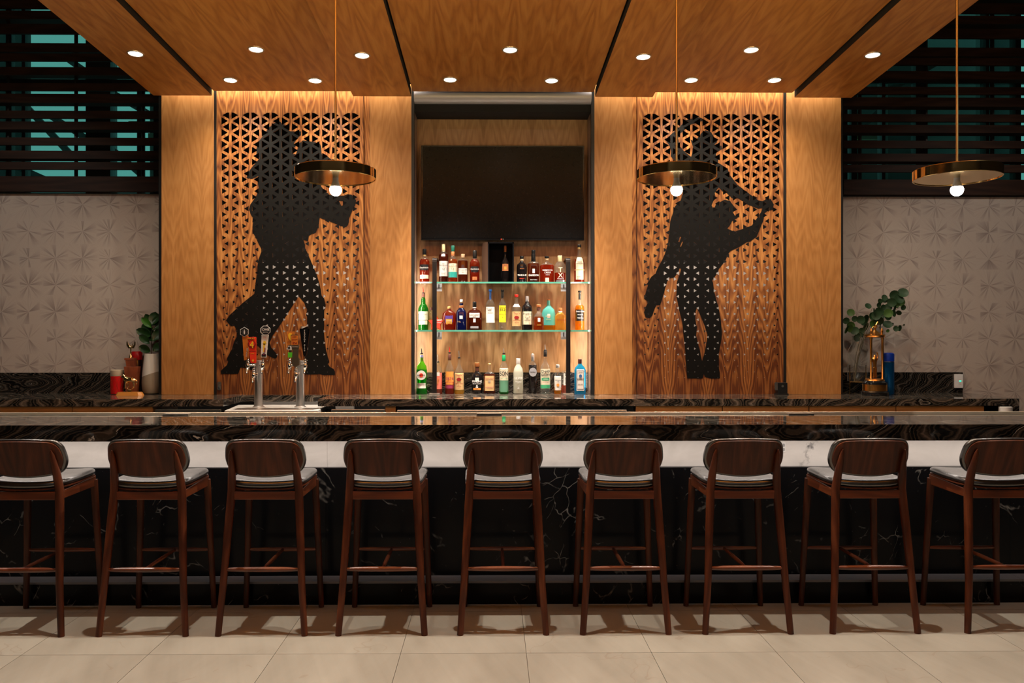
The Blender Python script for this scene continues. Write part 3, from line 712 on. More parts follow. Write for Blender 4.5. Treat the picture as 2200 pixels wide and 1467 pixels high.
# the slab is cut from convex pieces of one outline
TH = 0.062
sl = MB()
tri = tessellate_polygon([[Vector((p[0], p[1], 0)) for p in cpoly]]); n = len(cpoly)
sl.add([(p[0], p[1], ZC-TH) for p in cpoly]+[(p[0], p[1], ZC) for p in cpoly], [t_ for t_ in tri]+[tuple(i+n for i in t_) for t_ in tri]+[(i, (i+1) % n, (i+1) % n+n, i+n) for i in range(n)])
obj('countertop', sl, M_top_lit, bc)
obj('end_panel', MB().box(WX(2172, YF), xR, YF+0.001, YF+0.6, 0, ZC-TH), M_top, bc)
bsz = WZ(800, 8.01)
for a, b in ((-200, 343), (890, 1270), (1811, 2068)):
    obj('backsplash', MB().box(WX(a, 8.01)-(0.0), WX(b, 8.01), 8.005, 8.024, ZC, bsz), M_top, bc)
# cabinets under the counter
CB = [(-180, -20), (-18, 154.5), (156, 328)]; CR = [(1366, 1551), (1553, 1737), (1739, 1924), (1926, 2114)]
lab = ['oak cabinet door under the counter, cut off by the left picture edge', 'oak base cabinet under the horse trophy end of the counter', 'oak base cabinet just left of the steel drawers', 'oak base cabinet right of the black fridge', 'oak base cabinet below the left part of the right screen', 'oak base cabinet below the rightmost oak column', 'oak base cabinet under the intercom plate']
M_kick = mat('cabinet_kick', (0.02, 0.018, 0.016), 0.6)
for (a, b), lb in list(zip(CB+CR, lab))[1:]:
    x0, x1 = WX(a, YF+0.03), WX(b, YF+0.03)
    t = thing('base_cabinet', lb, 'cabinet', ((x0+x1)/2, YF+0.03, 0), 'oak base cabinets under the back counter')
    obj('body', MB().box(x0+0.002, x1-0.002, YF+0.05, YF+0.6, 0.08, ZC-TH-0.002), M_cab, t)
    obj('door', MB().box(x0, x1, YF+0.03, YF+0.048, 0.09, ZC-TH-0.004), M_cab, t, bevel=0.001)
    obj('kick', MB().box(x0, x1, YF+0.10, YF+0.12, 0.0, 0.08), M_kick, t)
def fridge(a, b, ra, rb, lb):
    x0, x1 = WX(a, YF), WX(b, YF)
    t = thing('undercounter_fridge', lb, 'fridge', ((x0+x1)/2, YF, 0), 'black underbar fridges')
    bd = MB()
    if a < 480: bd.box(x0, x1, YF+0.06, YF+0.6, 0.03, 0.84)
    else: bd.box(x0, x1, YF+0.06, YF+0.6, 0.03, ZC-TH-0.004)
    obj('body', bd, M_blackmatt, t)
    zt_ = 0.884 if a < 480 else WZ(881, YF-0.05)
    obj('steel_front', MB().box(WX(ra, YF-0.05), WX(rb, YF-0.05), YF-0.05, YF+0.055, 0.06, zt_), M_steel, t, bevel=0.003)
    if a < 480:
        for p, q in ((333, 474), (712, 826)):
            obj('steel_trim', MB().box(WX(p, YF-0.05), WX(q, YF-0.05), YF-0.05, YF-0.03, 0.885, WZ(879, YF-0.05)), M_steel, t, bevel=0.002)
fridge(331, 826, 333, 826, 'black fridge with steel front below the beer taps')
fridge(852, 1364, 853, 1347, 'black fridge with steel front below the bottle niche')
obj_ = obj('filler_post', MB().box(WX(828, YF+.03), WX(850, YF+.03), YF+0.03, YF+0.5, 0, ZC-TH-0.003), M_cab, bc)
t = thing('sink_cabinet', 'open black bay with small oak block at right counter end', 'cabinet', (WX(2145, YF), YF+0.1, 0))
obj('back_board', MB().box(WX(2119, YF), WX(2170, YF), YF+0.25, YF+0.5, 0, ZC-TH-0.003), M_blackmatt, t)
obj('oak_block', MB().box(WX(2158, YF), WX(2170, YF), YF+0.06, YF+0.2, 0.80, ZC-TH-0.003), M_cab, t)
t = obj('paper_towel_roll', MB().lathe([(0.0, 0), (0.055, 0), (0.055, 0.06), (0.05, 0.065), (0, 0.065)], (WX(2163, YF-0.02), YF-0.02, 0), 20, cap=False), M_white, None, True, origin=(WX(2163, YF-0.02), YF-0.02, 0))
t.location = (WX(2163, YF-0.02), YF-0.0, WZ(890, YF)); tag(t, 'white paper roll below the right counter end', 'paper roll')
obj('shelf', MB().box(WX(2119, YF), WX(2170, YF), YF-0.06, YF+0.25, WZ(890, YF)-0.02, WZ(890, YF)), M_blackmatt, bpy.data.objects['sink_cabinet'])

# drip tray set into the counter recess
dz = 0.922
t = thing('drip_tray', 'stainless steel drip tray set into the counter recess below the taps', 'tray', (WX(590, 7.3), 7.25, dz))
tp = [(WX(482, 6.96), 6.96), (WX(683, 6.96), 6.96), (WX(706, 7.6), 7.60), (WX(512, 7.6), 7.60)]
obj('tray', MB().prismz(tp, dz-0.035, dz), mat('satin_steel', (0.75, 0.73, 0.70), 0.5, 0.4), t, bevel=0.003)
cxm = (tp[0][0]+tp[1][0])/2
obj('rim', MB().prismz([(p[0]*1.0, p[1]) for p in [(WX(500, 7.03), 7.03), (WX(672, 7.03), 7.03), (WX(686, 7.2), 7.20), (WX(511, 7.2), 7.20)]], dz, dz+0.003), M_steel, t, bevel=0.001)
obj('support', MB().box(WX(486, 7.1), WX(700, 7.1), 7.13, 7.58, 0.842, dz-0.036), M_blackmatt, t)

# ================================================================ BEER TOWERS
YT = 7.31
def handle_root(parent, px, py, y, pts):
    pass
def tower(px, label, taps):
    x = WX(px, YT); g = YT/F
    t = thing('beer_tower', label, 'beer tap', (x, YT, dz))
    ztop = WZ(774, YT)
    obj('column', MB().lathe([(0.052, 0), (0.052, 0.008), (0.040, 0.014), (0.038, 0.03), (0.038, ztop-dz-0.006), (0.040, ztop-dz-0.004), (0.040, ztop-dz), (0, ztop-dz)], (x, YT, dz), 28, cap=False), mat('tower_steel', (0.86, 0.85, 0.83), 0.3, 0.95), t, True)
    for (fx, fy, dirx, hd) in taps:
        # faucet: shank from the column, body ball, collar stack, spout
        bx, bz = W(fx, fy, YT-0.08)
        fa = obj('faucet', MB().tube([(x+dirx*0.02, YT-0.02, bz-0.01), (bx, YT-0.085, bz-0.01)], [0.012, 0.012], 12)
            .lathe([(0.006, -0.055), (0.011, -0.05), (0.012, -0.04), (0.017, -0.03), (0.019, -0.015), (0.015, 0.0), (0.011, 0.006), (0.016, 0.012), (0.016, 0.02), (0.010, 0.026), (0.013, 0.034), (0.013, 0.040), (0.007, 0.046), (0.006, 0.058)], (bx, YT-0.085, bz), 16)
            .tube([(bx, YT-0.085, bz-0.03), (bx, YT-0.115, bz-0.055), (bx-0.002, YT-0.12, bz-0.085)], [0.011, 0.010, 0.008], 12), M_chrome, t, True)
        hd(t, bx, YT-0.085, bz+0.05)
    return t
def hmesh(parent, fx, pts, y, th, m, label):
    P = [W(p[0], p[1], y) for p in pts]
    o = obj('tap_handle', MB().prism(P, y-th/2, y+th/2), m, parent, bevel=0.002); o['label'] = label
    return o
YH = YT-0.085
def sub(parent, pts, y, m, name='badge', th=0.003):
    P = [W(p[0], p[1], y) for p in pts]; return obj(name, MB().prism(P, y-th, y), m, parent)
def txt(parent, s, px, py, hpx, m, y, rot=0, sx=1.0, bold=0.0, tight=1.0):
    X, Z = W(px, py, y); l = wloc(parent)
    return text(s, hpx*y/F*1.38, m, parent, X-l[0], y-l[1], Z-l[2], rot=rot, sx=sx, bold=bold, tight=tight)
M_orange = mat('orange_lacquer', (0.62, 0.20, 0.03), 0.3); M_red = mat('red_lacquer', (0.85, 0.05, 0.02), 0.3)
M_dred = mat('dark_red', (0.25, 0.01, 0.01), 0.4); M_yel = mat('yellow_print', (0.9, 0.55, 0.03), 0.4); M_wprint = mat('white_print', (0.8, 0.78, 0.75), 0.4)
M_ink = mat('black_print', (0.01, 0.01, 0.012), 0.4); M_grn = mat('green_print', (0.12, 0.7, 0.04), 0.3); M_gunmetal = mat('pewter', (0.16, 0.13, 0.09), 0.4, 0.8)
M_glossblk = mat('gloss_black', (0.008, 0.008, 0.009), 0.12); M_maroon = mat('maroon_print', (0.25, 0.02, 0.07), 0.5); M_tan = mat('tan_print', (0.75, 0.5, 0.25), 0.5)
def hx(cx, cy, rx, ry, n=6, a0=90): return [(cx+rx*math.cos(R(a0+360*i/n)), cy-ry*math.sin(R(a0+360*i/n))) for i in range(n)]
def ell(cx, cy, rx, ry, n=14): return hx(cx, cy, rx, ry, n, 0)
def h_half(t, x, y, z):
    o = hmesh(t, 0, [(525,774),(535,772),(533,720),(521,722)], YH+0.02, 0.02, M_orange, 'orange wooden paddle')
    sub(o, hx(525, 713, 10.3, 10.8), YH+0.008, M_wprint); sub(o, hx(525, 713, 9, 9.5), YH+0.0045, M_ink)
    for a in (0, 60, 120):
        pl = [(525+8*math.cos(q)*math.cos(R(a))-3*math.sin(q)*math.sin(R(a)), 713+8*math.cos(q)*math.sin(R(a))+3*math.sin(q)*math.cos(R(a))) for q in [i*math.pi/6 for i in range(12)]]
        pi = [(525+7.4*math.cos(q)*math.cos(R(a))-2.4*math.sin(q)*math.sin(R(a)), 713+7.4*math.cos(q)*math.sin(R(a))+2.4*math.sin(q)*math.cos(R(a))) for q in [i*math.pi/6 for i in range(12)]]
        yy = YH+0.001-a*0.00001
        P = [W(*p, yy) for p in pl]; Q = [W(*p, yy) for p in pi]; obj('orbit', MB().prism(P, yy-0.001, yy, [Q]), M_steel, o)
    sub(o, [(523.7,718),(526.3,718),(526.3,711),(525,707),(523.7,711)], YH-0.001, M_wprint, 'rocket_mark', 0.001)
    txt(o, 'HALF LIFE', 530.5, 757, 3.2, M_wprint, YH+0.009, rot=R(82), bold=0.0002)
def h_four(t, x, y, z):
    o = hmesh(t, 0, [(539,780),(550.5,780),(550.5,724),(532.5,724)], YH-0.02, 0.018, M_red, 'red handle with a yellow numeral')
    y0 = YH-0.029
    sub(o, [(532,730),(546,729.5),(546.5,724.5),(532.5,725)], y0-0.001, M_dred); txt(o, 'REAL ALE', 539.5, 727.2, 2.6, M_yel, y0-0.0045, bold=0.0003)
    P = ell(541, 740, 8.8, 8.5, 16); sub(o, P, y0-0.0015, M_dred); sub(o, ell(541, 738.5, 6, 6), y0-0.0046, M_red, th=0.001)
    txt(o, '4', 541, 741, 15, M_yel, y0-0.006, bold=0.0012, sx=0.85)
    txt(o, 'BLONDE', 542.5, 754.5, 2.6, M_dred, y0-0.001); txt(o, 'TEXAS', 542, 759.5, 2.0, M_yel, y0-0.001)
    sub(o, [(543.5,771.5),(546,774.5),(543.5,777.5),(541,774.5)], y0-0.001, M_yel, 'star_mark')
def h_ohb(t, x, y, z):
    o = hmesh(t, 0, [(561,768),(572,768),(577,719),(562.5,719)], YH, 0.02, M_wprint, 'white handle with an orange figure')
    y0 = YH-0.012
    sub(o, hx(570.5, 709.5, 11.3, 10.8, 8, 67), y0, M_wprint, th=0.012); sub(o, hx(570.5, 709.5, 10, 9.5, 8, 67), y0-0.012, M_ink, th=0.002)
    txt(o, 'OHB', 570.5, 708, 5.4, M_wprint, y0-0.0145, bold=0.0006); txt(o, 'BREWING', 570.5, 713.5, 1.9, M_wprint, y0-0.0145)
    txt(o, 'OE', 568.5, 725, 4, mat('pink_print', (0.8, 0.3, 0.35), .4), YH-0.0105)
    sub(o, ell(568.5, 736.5, 3.4, 4.6), YH-0.0105, M_yel, 'figure_print'); sub(o, [(565.5,756),(568,756),(569.5,738),(565.5,738)], YH-0.0105, M_yel, 'figure_print'); sub(o, [(567.5,757),(569.8,757),(570.5,747),(568.5,747)], YH-0.0108, M_maroon, 'figure_print')
    sub(o, [(562,766),(571,766),(571.5,761),(567,758.5),(562,761)], YH-0.0105, M_ink); sub(o, [(563.5,762.4),(570,762.4),(567,759.5)], YH-0.0138, M_maroon, th=0.001)
def h_lion(t, x, y, z):
    o = hmesh(t, 0, [(619,768),(628,768),(628,757),(619,757)], YH+0.03, 0.018, M_grn, 'lime green sleeve under an orange card')
    sub(o, [(616,741),(633,741),(633,712),(616,712)], YH+0.03, M_orange, th=0.006)
    sub(o, [(624,732),(627,728),(629,722),(626,716),(622,715),(619,719),(620,726)], YH+0.022, M_yel, 'leaf_mark', 0.002)
    sub(o, [(619,752),(627,752),(627,743),(619,743)], YH+0.03, M_wprint, th=0.004); sub(o, ell(621, 747, 2.2, 3.2), YH+0.024, M_ink, th=0.001)
    sub(o, [(620.5,757),(626.5,757),(626.5,741),(620.5,741)], YH+0.034, M_gunmetal, 'stem', 0.004)
    txt(o, 'LION', 621.5, 734.5, 2.8, M_dred, YH+0.021)
def h_ipa(t, x, y, z):
    o = hmesh(t, 0, [(628,785),(635.5,789),(643,784),(643,770),(641,768),(641,750),(643,745),(643,742),(626,742),(627,746),(629,752),(628,768),(626,771)], YH-0.025, 0.02, M_gunmetal, 'dark carved handle topped by a copper plaque')
    y0 = YH-0.036
    sub(o, [(625,742),(641,742),(641,719),(625,719)], y0, M_gunmetal, th=0.006); sub(o, [(626,741),(640,741),(640,720.5),(626,720.5)], y0-0.006, M_orange, th=0.002)
    txt(o, 'DEEP', 632.5, 724, 3.0, M_dred, y0-0.0085, rot=R(8)); txt(o, 'Ellum', 633, 729.5, 4.0, M_dred, y0-0.0085, rot=R(6)); txt(o, 'IPA', 633.3, 737.5, 5.2, M_dred, y0-0.0085, bold=0.0006)
    txt(o, 'BREWING', 634.5, 745, 2.2, M_wprint, y0+0.0, bold=0.0002)
    sub(o, [(628.5,783.5),(635.5,787.5),(642,783),(642,772),(628,772)], y0+0.001, M_gunmetal, 'shield')
def h_peg(t, x, y, z):
    o = hmesh(t, 0, [(652.5,766),(657,766),(662,701),(646.5,701)], YH-0.002, 0.014, M_glossblk, 'tapering black handle with white lettering')
    P = [(652,763),(659,763),(666.5,706),(644,706)]
    P3 = [W(p[0], p[1], YH+0.018) for p in P]; obj('back_plate', MB().prism(P3, YH+0.008, YH+0.018), M_glossblk, o)
    sub(o, [(648,706),(660.5,700.8),(648,701.5)], YH-0.0095, M_wprint, 'pennant'); txt(o, 'P', 650.3, 703.2, 2.4, M_ink, YH-0.013)
    for k, ch in enumerate('PEGASUS CITY'):
        if ch != ' ': txt(o, ch, 654.4, 710+k*3.95, 3.0, M_wprint, YH-0.0095, bold=0.0003)
tower(555.5, 'left stainless beer tower with orange, red and white tap handles', [(533, 782, -1, h_half), (545.5, 802, 0, h_four), (565, 782, 1, h_ohb)])
tower(645, 'right stainless beer tower with lime, copper and black tap handles', [(622.5, 782, -1, h_lion), (636.5, 801, 0, h_ipa), (656, 782, 1, h_peg)])

# ================================================================ FRONT BAR
ZB = 1.06; Y1, Y2 = 4.41, 5.06; BL, BR = -4.3, 4.6
bar = thing('front_bar', 'long front bar with banded black marble top and apron', 'bar', (0, 4.41, 0))
obj('bar_top', MB().box(BL, BR, Y1+0.02, Y2, ZB-0.03, ZB), M_top, bar)
obj('apron', MB().box(BL, BR, Y1, Y1+0.02, WZ(947.5, Y1), ZB), M_apron, bar)
obj('underside', MB().box(BL, BR, Y1+0.02, 4.86, ZB-0.05, ZB-0.03), M_blackmatt, bar)
obj('led_channel', MB().box(BL, BR, 4.52, 4.62, ZB-0.07, ZB-0.05), mat('led_housing', (0.3, 0.3, 0.3), .4, .8), bar)
M_ledge_lit = mat('ledge_marble_lit', (0.11, 0.11, 0.12), 0.35)  # grey stands in for LED strip light on the black ledge top
xs = [BL]+[WX(p, 4.78) for p in (-20, 700, 1420, 2170)]+[BR]
for a, b in zip(xs, xs[1:]):
    obj('white_marble_panel', MB().box(a+0.0006, b-0.0006, 4.82, 4.84, 0.74, ZB-0.05), M_whitemarble, bar)
    obj('black_marble_panel', MB().box(a+0.0006, b-0.0006, 4.78, 4.82, 0.13, 0.77), M_nero, bar)
    obj('foot_ledge', MB().box(a+0.0006, b-0.0006, 4.667, 4.84, 0, 0.122), M_nero, bar)
    obj('ledge_lit_top', MB().box(a+0.0006, b-0.0006, 4.665, 4.84, 0.122, 0.135), M_ledge_lit, bar, bevel=0.001)
obj('bar_core', MB().box(BL, BR, 4.845, 5.0, 0, ZB-0.03), M_blackmatt, bar)
M_trim = mat('bronze_trim', (0.62, 0.54, 0.42), 0.38, 0.9)
obj('metal_edge', MB().box(BL, BR, Y2, Y2+0.02, ZB-0.05, ZB+0.0125), M_trim, bar, bevel=0.002)
for a, b in ((352, 407), (1024, 1078), (1692, 1747)):
    t = thing('check_rail', 'slim steel rail on the bar back edge '+{352: 'left of the beer towers', 1024: 'below the bottle niche', 1692: 'below the rightmost oak column'}[a], 'rail', (WX((a+b)/2, 5.02), 5.02, ZB), 'slim steel rails on the bar edge')
    obj('rail_body', MB().box(WX(a, 5.02), WX(b, 5.02), 5.0, 5.055, ZB, ZB+0.008), M_steel, t)
    obj('rail_slot', MB().box(WX(a+1, 5.02), WX(b-1, 5.02), 4.998, 5.0, ZB+0.001, ZB+0.006), M_black, t)
a = W(1678, 972, 4.82); b = W(1687, 949, 4.82)
t = thing('power_outlet', 'white outlet plate on white marble beside the seventh stool', 'outlet', ((a[0]+b[0])/2, 4.81, a[1]))
obj('plate', MB().box(a[0], b[0], 4.812, 4.82, a[1], b[1]), M_white, t, bevel=0.002)
for k in (0.3, 0.7):
    zc = a[1]+(b[1]-a[1])*k; obj('socket', MB().prism(rrect(a[0]+0.006, b[0]-0.006, zc-0.009, zc+0.009, 0.004), 4.8105, 4.812), mat('socket_grey', (.3, .3, .3), .5), t)

# ================================================================ STOOLS
M_leather = mat('black_leather', (0.010, 0.009, 0.009), 0.30, spec=1.0, coat=0.7)
_b = M_leather.node_tree.nodes['Principled BSDF']; _b.inputs['Sheen Weight'].default_value = 0.06; _b.inputs['Sheen Roughness'].default_value = 0.35
def pad(outline, fmap, rings_b, rings_f):
    """closed shell: rings are (scale, w) from back centre outward to front centre"""
    mb = MB(); n = len(outline); cx = sum(p[0] for p in outline)/n; cy = sum(p[1] for p in outline)/n
    seq = rings_b+rings_f; vs = []
    for s, wv in seq:
        for p in outline: vs.append(fmap(cx+(p[0]-cx)*s, cy+(p[1]-cy)*s, wv))
    fs = []
    for k in range(len(seq)-1):
        for i in range(n):
            j = (i+1) % n; fs.append((k*n+i, k*n+j, (k+1)*n+j, (k+1)*n+i))
    vs.append(fmap(cx, cy, seq[0][1])); vs.append(fmap(cx, cy, seq[-1][1])); m = len(vs)
    for i in range(n):
        j = (i+1) % n; fs.append((m-2, j, i)); fs.append((m-1, (len(seq)-1)*n+i, (len(seq)-1)*n+j))
    return mb.add(vs, fs)
def soften(o):
    m = o.modifiers.new('soft', 'SUBSURF'); m.levels = 1; m.render_levels = 2
def back_outline(k=0.0):
    # rounded top corners, curved bottom edge; half width .2
    pts = []
    hw = 0.200+k; zt = 1.000+k; zs = 0.865
    def arc(cx, cz, r, a0, a1, n): return [(cx+r*math.cos(R(a0+(a1-a0)*i/n)), cz+r*math.sin(R(a0+(a1-a0)*i/n))) for i in range(n+1)]
    right = []
    for i in range(9):                               # bottom from centre to the lower corner
        x = 0.155*i/8; right.append((x, 0.812-k+0.016*(x/0.155)**2))
    right += [(0.172+k*.5, 0.838-k), (0.186+k, 0.856-k*.6), (0.196+k, 0.878), (hw, 0.90), (hw-0.002, 0.925)]
    right += arc(hw-0.066, zt-0.064, 0.060, 8, 82, 6)
    right += [(0.10, zt-0.001), (0.05, zt+0.001)]
    left = [(-x, z) for x, z in right[::-1] if x > 1e-6]
    return right+[(0, zt+0.0015)]+left
def make_stool():
    t = thing('bar_stool', '', 'stool', (0,0,0))
    def legs(sx, near):
        if near:
            P = [(sx*.222, -.225, 0), (sx*.203, -.205, .25), (sx*.186, -.172, .55), (sx*.174, -.150, .74), (sx*.168, -.172, .84), (sx*.163, -.205, .93), (sx*.162, -.212, .952)]
            r = [.0165, .0185, .0215, .0225, .020, .011, .003]
        else:
            P = [(sx*.214, .225, 0), (sx*.200, .212, .35), (sx*.185, .192, .735)]; r = [.0155, .018, .0205]
        return MB().tube(P, r, 12, 0.95)
    for sx in (-1, 1):
        obj('leg', legs(sx, True), M_walnut_dark, t, True, local=True); obj('leg', legs(sx, False), M_walnut_dark, t, True, local=True)
    obj('apron_rail', MB().box(-.170, .170, -.165, -.143, .688, .732), M_wal_x, t, bevel=.003, local=True)
    obj('apron_rail', MB().box(-.180, .180, .185, .203, .700, .748), M_wal_x, t, bevel=.003, local=True)
    for sx in (-1, 1):
        a, b = (sx*.176, -.15), (sx*.186, .195); q = .010
        obj('side_rail', MB().add([(a[0]-q, a[1], .690), (a[0]+q, a[1], .690), (b[0]+q, b[1], .700), (b[0]-q, b[1], .700), (a[0]-q, a[1], .735), (a[0]+q, a[1], .735), (b[0]+q, b[1], .758), (b[0]-q, b[1], .758)],
            [(3,2,1,0),(4,5,6,7),(0,1,5,4),(1,2,6,5),(2,3,7,6),(3,0,4,7)]), M_wal_x, t, bevel=.003, local=True)
    def st(a, b, r):
        a = Vector(a); b = Vector(b); return MB().tube([a, a.lerp(b, .2), a.lerp(b, .5), a.lerp(b, .8), b], [r*.65, r*.9, r, r*.9, r*.65], 10)
    obj('stretcher', st((-.200, -.197, .334), (.200, -.197, .334), .0135), M_wal_x, t, True, local=True)
    obj('stretcher', st((-.200, .212, .334), (.200, .212, .334), .0125), M_wal_x, t, True, local=True)
    obj('stretcher', st((0, -.197, .334), (0, .212, .334), .011), M_walnut_dark, t, True, local=True)
    # seat: dished plywood shell with a leather pad
    so = []
    for i in range(40):
        q = 2*math.pi*i/40; c_, s_ = math.cos(q), math.sin(q); e = 0.42
        sx = math.copysign(abs(c_)**e, c_); sy = math.copysign(abs(s_)**e, s_)
        so.append((sx*(.205+.010*(sy > 0)*sy), .030+sy*.205))
    dish = lambda u, v: 0.016*(abs(u)/.21)**2.2+0.010*max(0, (v-.03)/.2)-0.004
    obj('seat_shell', pad([(p[0]*.985, .03+(p[1]-.03)*.985) for p in so], lambda u, v, w_: (u, v, .740+dish(u, v)+w_), [(0.5, 0), (.9, 0), (1, .002)], [(1, .009), (.9, .011), (.5, .011)]), M_walnut_dark, t, True, local=True)
    sc_ = obj('seat_cushion', pad(so, lambda u, v, w_: (u, v, .7515+dish(u, v)+w_), [(.5, 0), (.9, 0), (.97, .001), (.995, .010)], [(.99, .020), (.965, .030), (.90, .0355), (.7, .038), (.4, .039)]), M_leather, t, True, local=True)
    soften(sc_)
    # backrest: curved shell, posts land on its back, leather pad in front
    by = lambda u, z: -.186-(z-.84)*.33*1.0+0.035*(u/.2)**2
    obj('backrest', pad(back_outline(), lambda u, v, w_: (u, by(u, v)+w_, v), [(.3, .0), (.6, 0), (.9, 0), (.985, .0), (1, .002)], [(1, .010), (.98, .012), (.6, .012), (.3, .012)]), M_walnut_dark, t, True, local=True)
    bc_ = obj('back_cushion', pad(back_outline(0.010), lambda u, v, w_: (u, by(u, v)+.0125+w_, v), [(.5, 0), (.97, 0), (1, .004)], [(1.01, .014), (1.01, .026), (.97, .034), (.8, .038), (.4, .039)]), M_leather, t, True, local=True)
    soften(bc_)
    return t
STO = [(38, 'cut off by the left picture edge'), (305.5, 'second from the left, below the trophies'), (561.5, 'below the left beer tower'), (819.5, 'below the column left of the niche'),
       (1081, 'straight below the bottle niche'), (1344.5, 'below the column right of the niche'), (1607, 'beside the white outlet plate'), (1880.5, 'below the gold column trophy'), (2170, 'cut off by the right picture edge')]
proto = None
for px, lb in STO:
    o = make_stool() if proto is None else copy_tree(proto); proto = proto or o
    o.location = (WX(px, 4.18), 4.405, 0)
    tag(o, 'walnut bar stool with black leather pads, '+lb, 'stool', 'bar stools along the front bar')

# ================================================================ PENDANTS
M_bulb = mat('lit_bulb', (1.0, 0.93, 0.84), 0.4, 0, 30.0)
M_bulbneck = mat('bulb_neck', (0.55, 0.53, 0.5), 0.35)
def make_pendant():
    t = thing('pendant_lamp', '', 'pendant lamp', (0,0,0))      # origin: centre of the disc rim bottom
    r = .235
    obj('shade', MB().lathe([(0, 0.058), (r-.004, .058), (r, .054), (r, 0.002), (r-.002, 0), (r-.006, 0.0), (r-.006, .004), (0, .004)], n=64, cap=False), M_brass, t, True, local=True)
    obj('rod', MB().tube([(0, 0, .07), (0, 0, 1.46)], .0065, 12), M_rod, t, True, local=True)
    obj('hub', MB().lathe([(.022, .058), (.022, .075), (.012, .079), (.009, .09), (0, .09)], n=20, cap=False), M_brass, t, True, local=True)
    obj('socket', MB().lathe([(.017, .004), (.017, -.012), (.022, -.03), (.030, -.046), (.030, -.048), (0, -.048)], n=24, cap=False), M_bulbneck, t, True, local=True)
    obj('bulb', MB().lathe([(0, -.047), (.031, -.048), (.0355, -.060), (.0355, -.070), (.031, -.084), (.021, -.095), (.010, -.100), (0, -.101)], n=24, cap=False), M_bulb, t, True, local=True)
    return t
proto = None
for px, py, Y, lb in ((721, 384, 4.76, 'hanging before the dancing couple screen'), (1453.5, 384.5, 4.84, 'hanging before the right screen'), (2056, 384, 4.72, 'hanging before the right louver screen')):
    o = make_pendant() if proto is None else copy_tree(proto); proto = proto or o
    p = W(px, py, Y); o.location = (p[0], Y, p[1])
    tag(o, 'brass disc pendant lamp with bare lit bulb '+lb, 'pendant lamp', 'brass disc pendants over the bar')
    l = bpy.data.lights.new('bulb_light', 'POINT'); l.energy = P_BULB; l.color = WHITE; l.shadow_soft_size = 0.036
    lo = bpy.data.objects.new('bulb_light', l); lo.location = (p[0], Y, p[1]-0.14); C.objects.link(lo)
# ================================================================ TELEVISION AND SHELVES
YV = 7.90
a = W(905, 516, YV); b = W(1255, 313, YV)
tv = thing('television', 'large black flat television above the bottle shelves', 'television', ((a[0]+b[0])/2, YV, a[1]))
M_screen = mat('tv_screen', (0.004, 0.004, 0.004), 0.26, spec=0.2)
obj('bezel', MB().box(a[0], b[0], YV, YV+0.045, a[1], b[1]), M_glossblk, tv, bevel=0.003)
obj('screen', MB().box(a[0]+0.012, b[0]-0.012, YV-0.0025, YV-0.0005, a[1]+0.022, b[1]-0.012), M_screen, tv)
obj('chrome_strip', MB().box(a[0]+0.004, b[0]-0.004, YV-0.004, YV-0.0005, a[1]-0.001, a[1]+0.006), M_chrome, tv)
obj('wall_bracket', MB().box((a[0]+b[0])/2-0.3, (a[0]+b[0])/2+0.3, YV+0.046, 8.029, a[1]+0.25, a[1]+0.6), M_black, tv)
txt(tv, 'LG', 1080.5, 514, 2.6, M_wprint, YV-0.005); sub(tv, ell(1077, 514, 1.5, 1.5), YV-0.004, M_red, 'logo_dot', 0.001)

YS0 = 7.80
M_shelf = tint('clear_shelf_glass', (0.975, 0.99, 0.985), 0.01); M_edge = mat('green_glass_edge', (0.10, 0.38, 0.27), 0.12, spec=0.8)
def shelf(py, lb):
    Z = WZ(py, YS0)
    t = thing('glass_shelf', lb, 'shelf', ((NX0+NX1)/2, YS0, Z-0.014))
    obj('pane', MB().box(NX0+0.004, NX1-0.004, YS0, 8.026, Z-0.014, Z), M_shelf, t)
    obj('edge', MB().box(NX0+0.004, NX1-0.004, YS0-0.002, YS0, Z-0.0145, Z+0.0005), M_edge, t)
    return Z
ZS1 = shelf(605.5, 'upper glass shelf with green edge, under the television')
ZS2 = shelf(709, 'lower glass shelf with green edge, above the marble counter')
M_brk = mat('grey_bracket', (0.35, 0.35, 0.36), .5)
for px, nm in ((933.5, 'left'), (1221, 'right')):
    x = WX(px, 7.77); t = thing('shelf_post', 'tall dark metal shelf post bent to the wall, %s of the two' % nm, 'post', (x, 7.77, ZC))
    hw = 0.021; zt = WZ(556, 7.77)
    pts = [(7.782, ZC+0.01), (7.782, zt-0.03), (7.786, zt-0.012), (7.797, zt), (7.815, zt+0.006), (8.028, zt+0.006)]
    mb = MB(); th = 0.012
    for k in range(len(pts)-1):
        (ya, za), (yb, zb) = pts[k], pts[k+1]
        d = Vector((yb-ya, zb-za)).normalized(); nrm = (-d.y*th/2, d.x*th/2)
        mb.add([(x+s*hw, yy+m*nrm[0], zz+m*nrm[1]) for yy, zz in ((ya, za), (yb, zb)) for s in (-1, 1) for m in (-1, 1)],
               [(0,1,3,2),(4,6,7,5),(0,2,6,4),(1,5,7,3),(0,4,5,1),(2,3,7,6)])
    obj('upright', mb, M_bronze, t)
    obj('foot_plate', MB().box(x-0.05, x+0.05, 7.74, 7.83, ZC, ZC+0.009), M_steel, t, bevel=0.002)
    side = 1 if px < 1000 else -1
    for zs in (ZS1, ZS2):
        obj('bracket', MB().box(min(x+side*0.0, x+side*0.068), max(x, x+side*0.068), 7.815, 7.82, zs-0.09, zs-0.016), M_brk, t)
        obj('bracket_slot', MB().box(x+side*0.04-0.005, x+side*0.04+0.005, 7.812, 7.815, zs-0.062, zs-0.022), M_black, t)
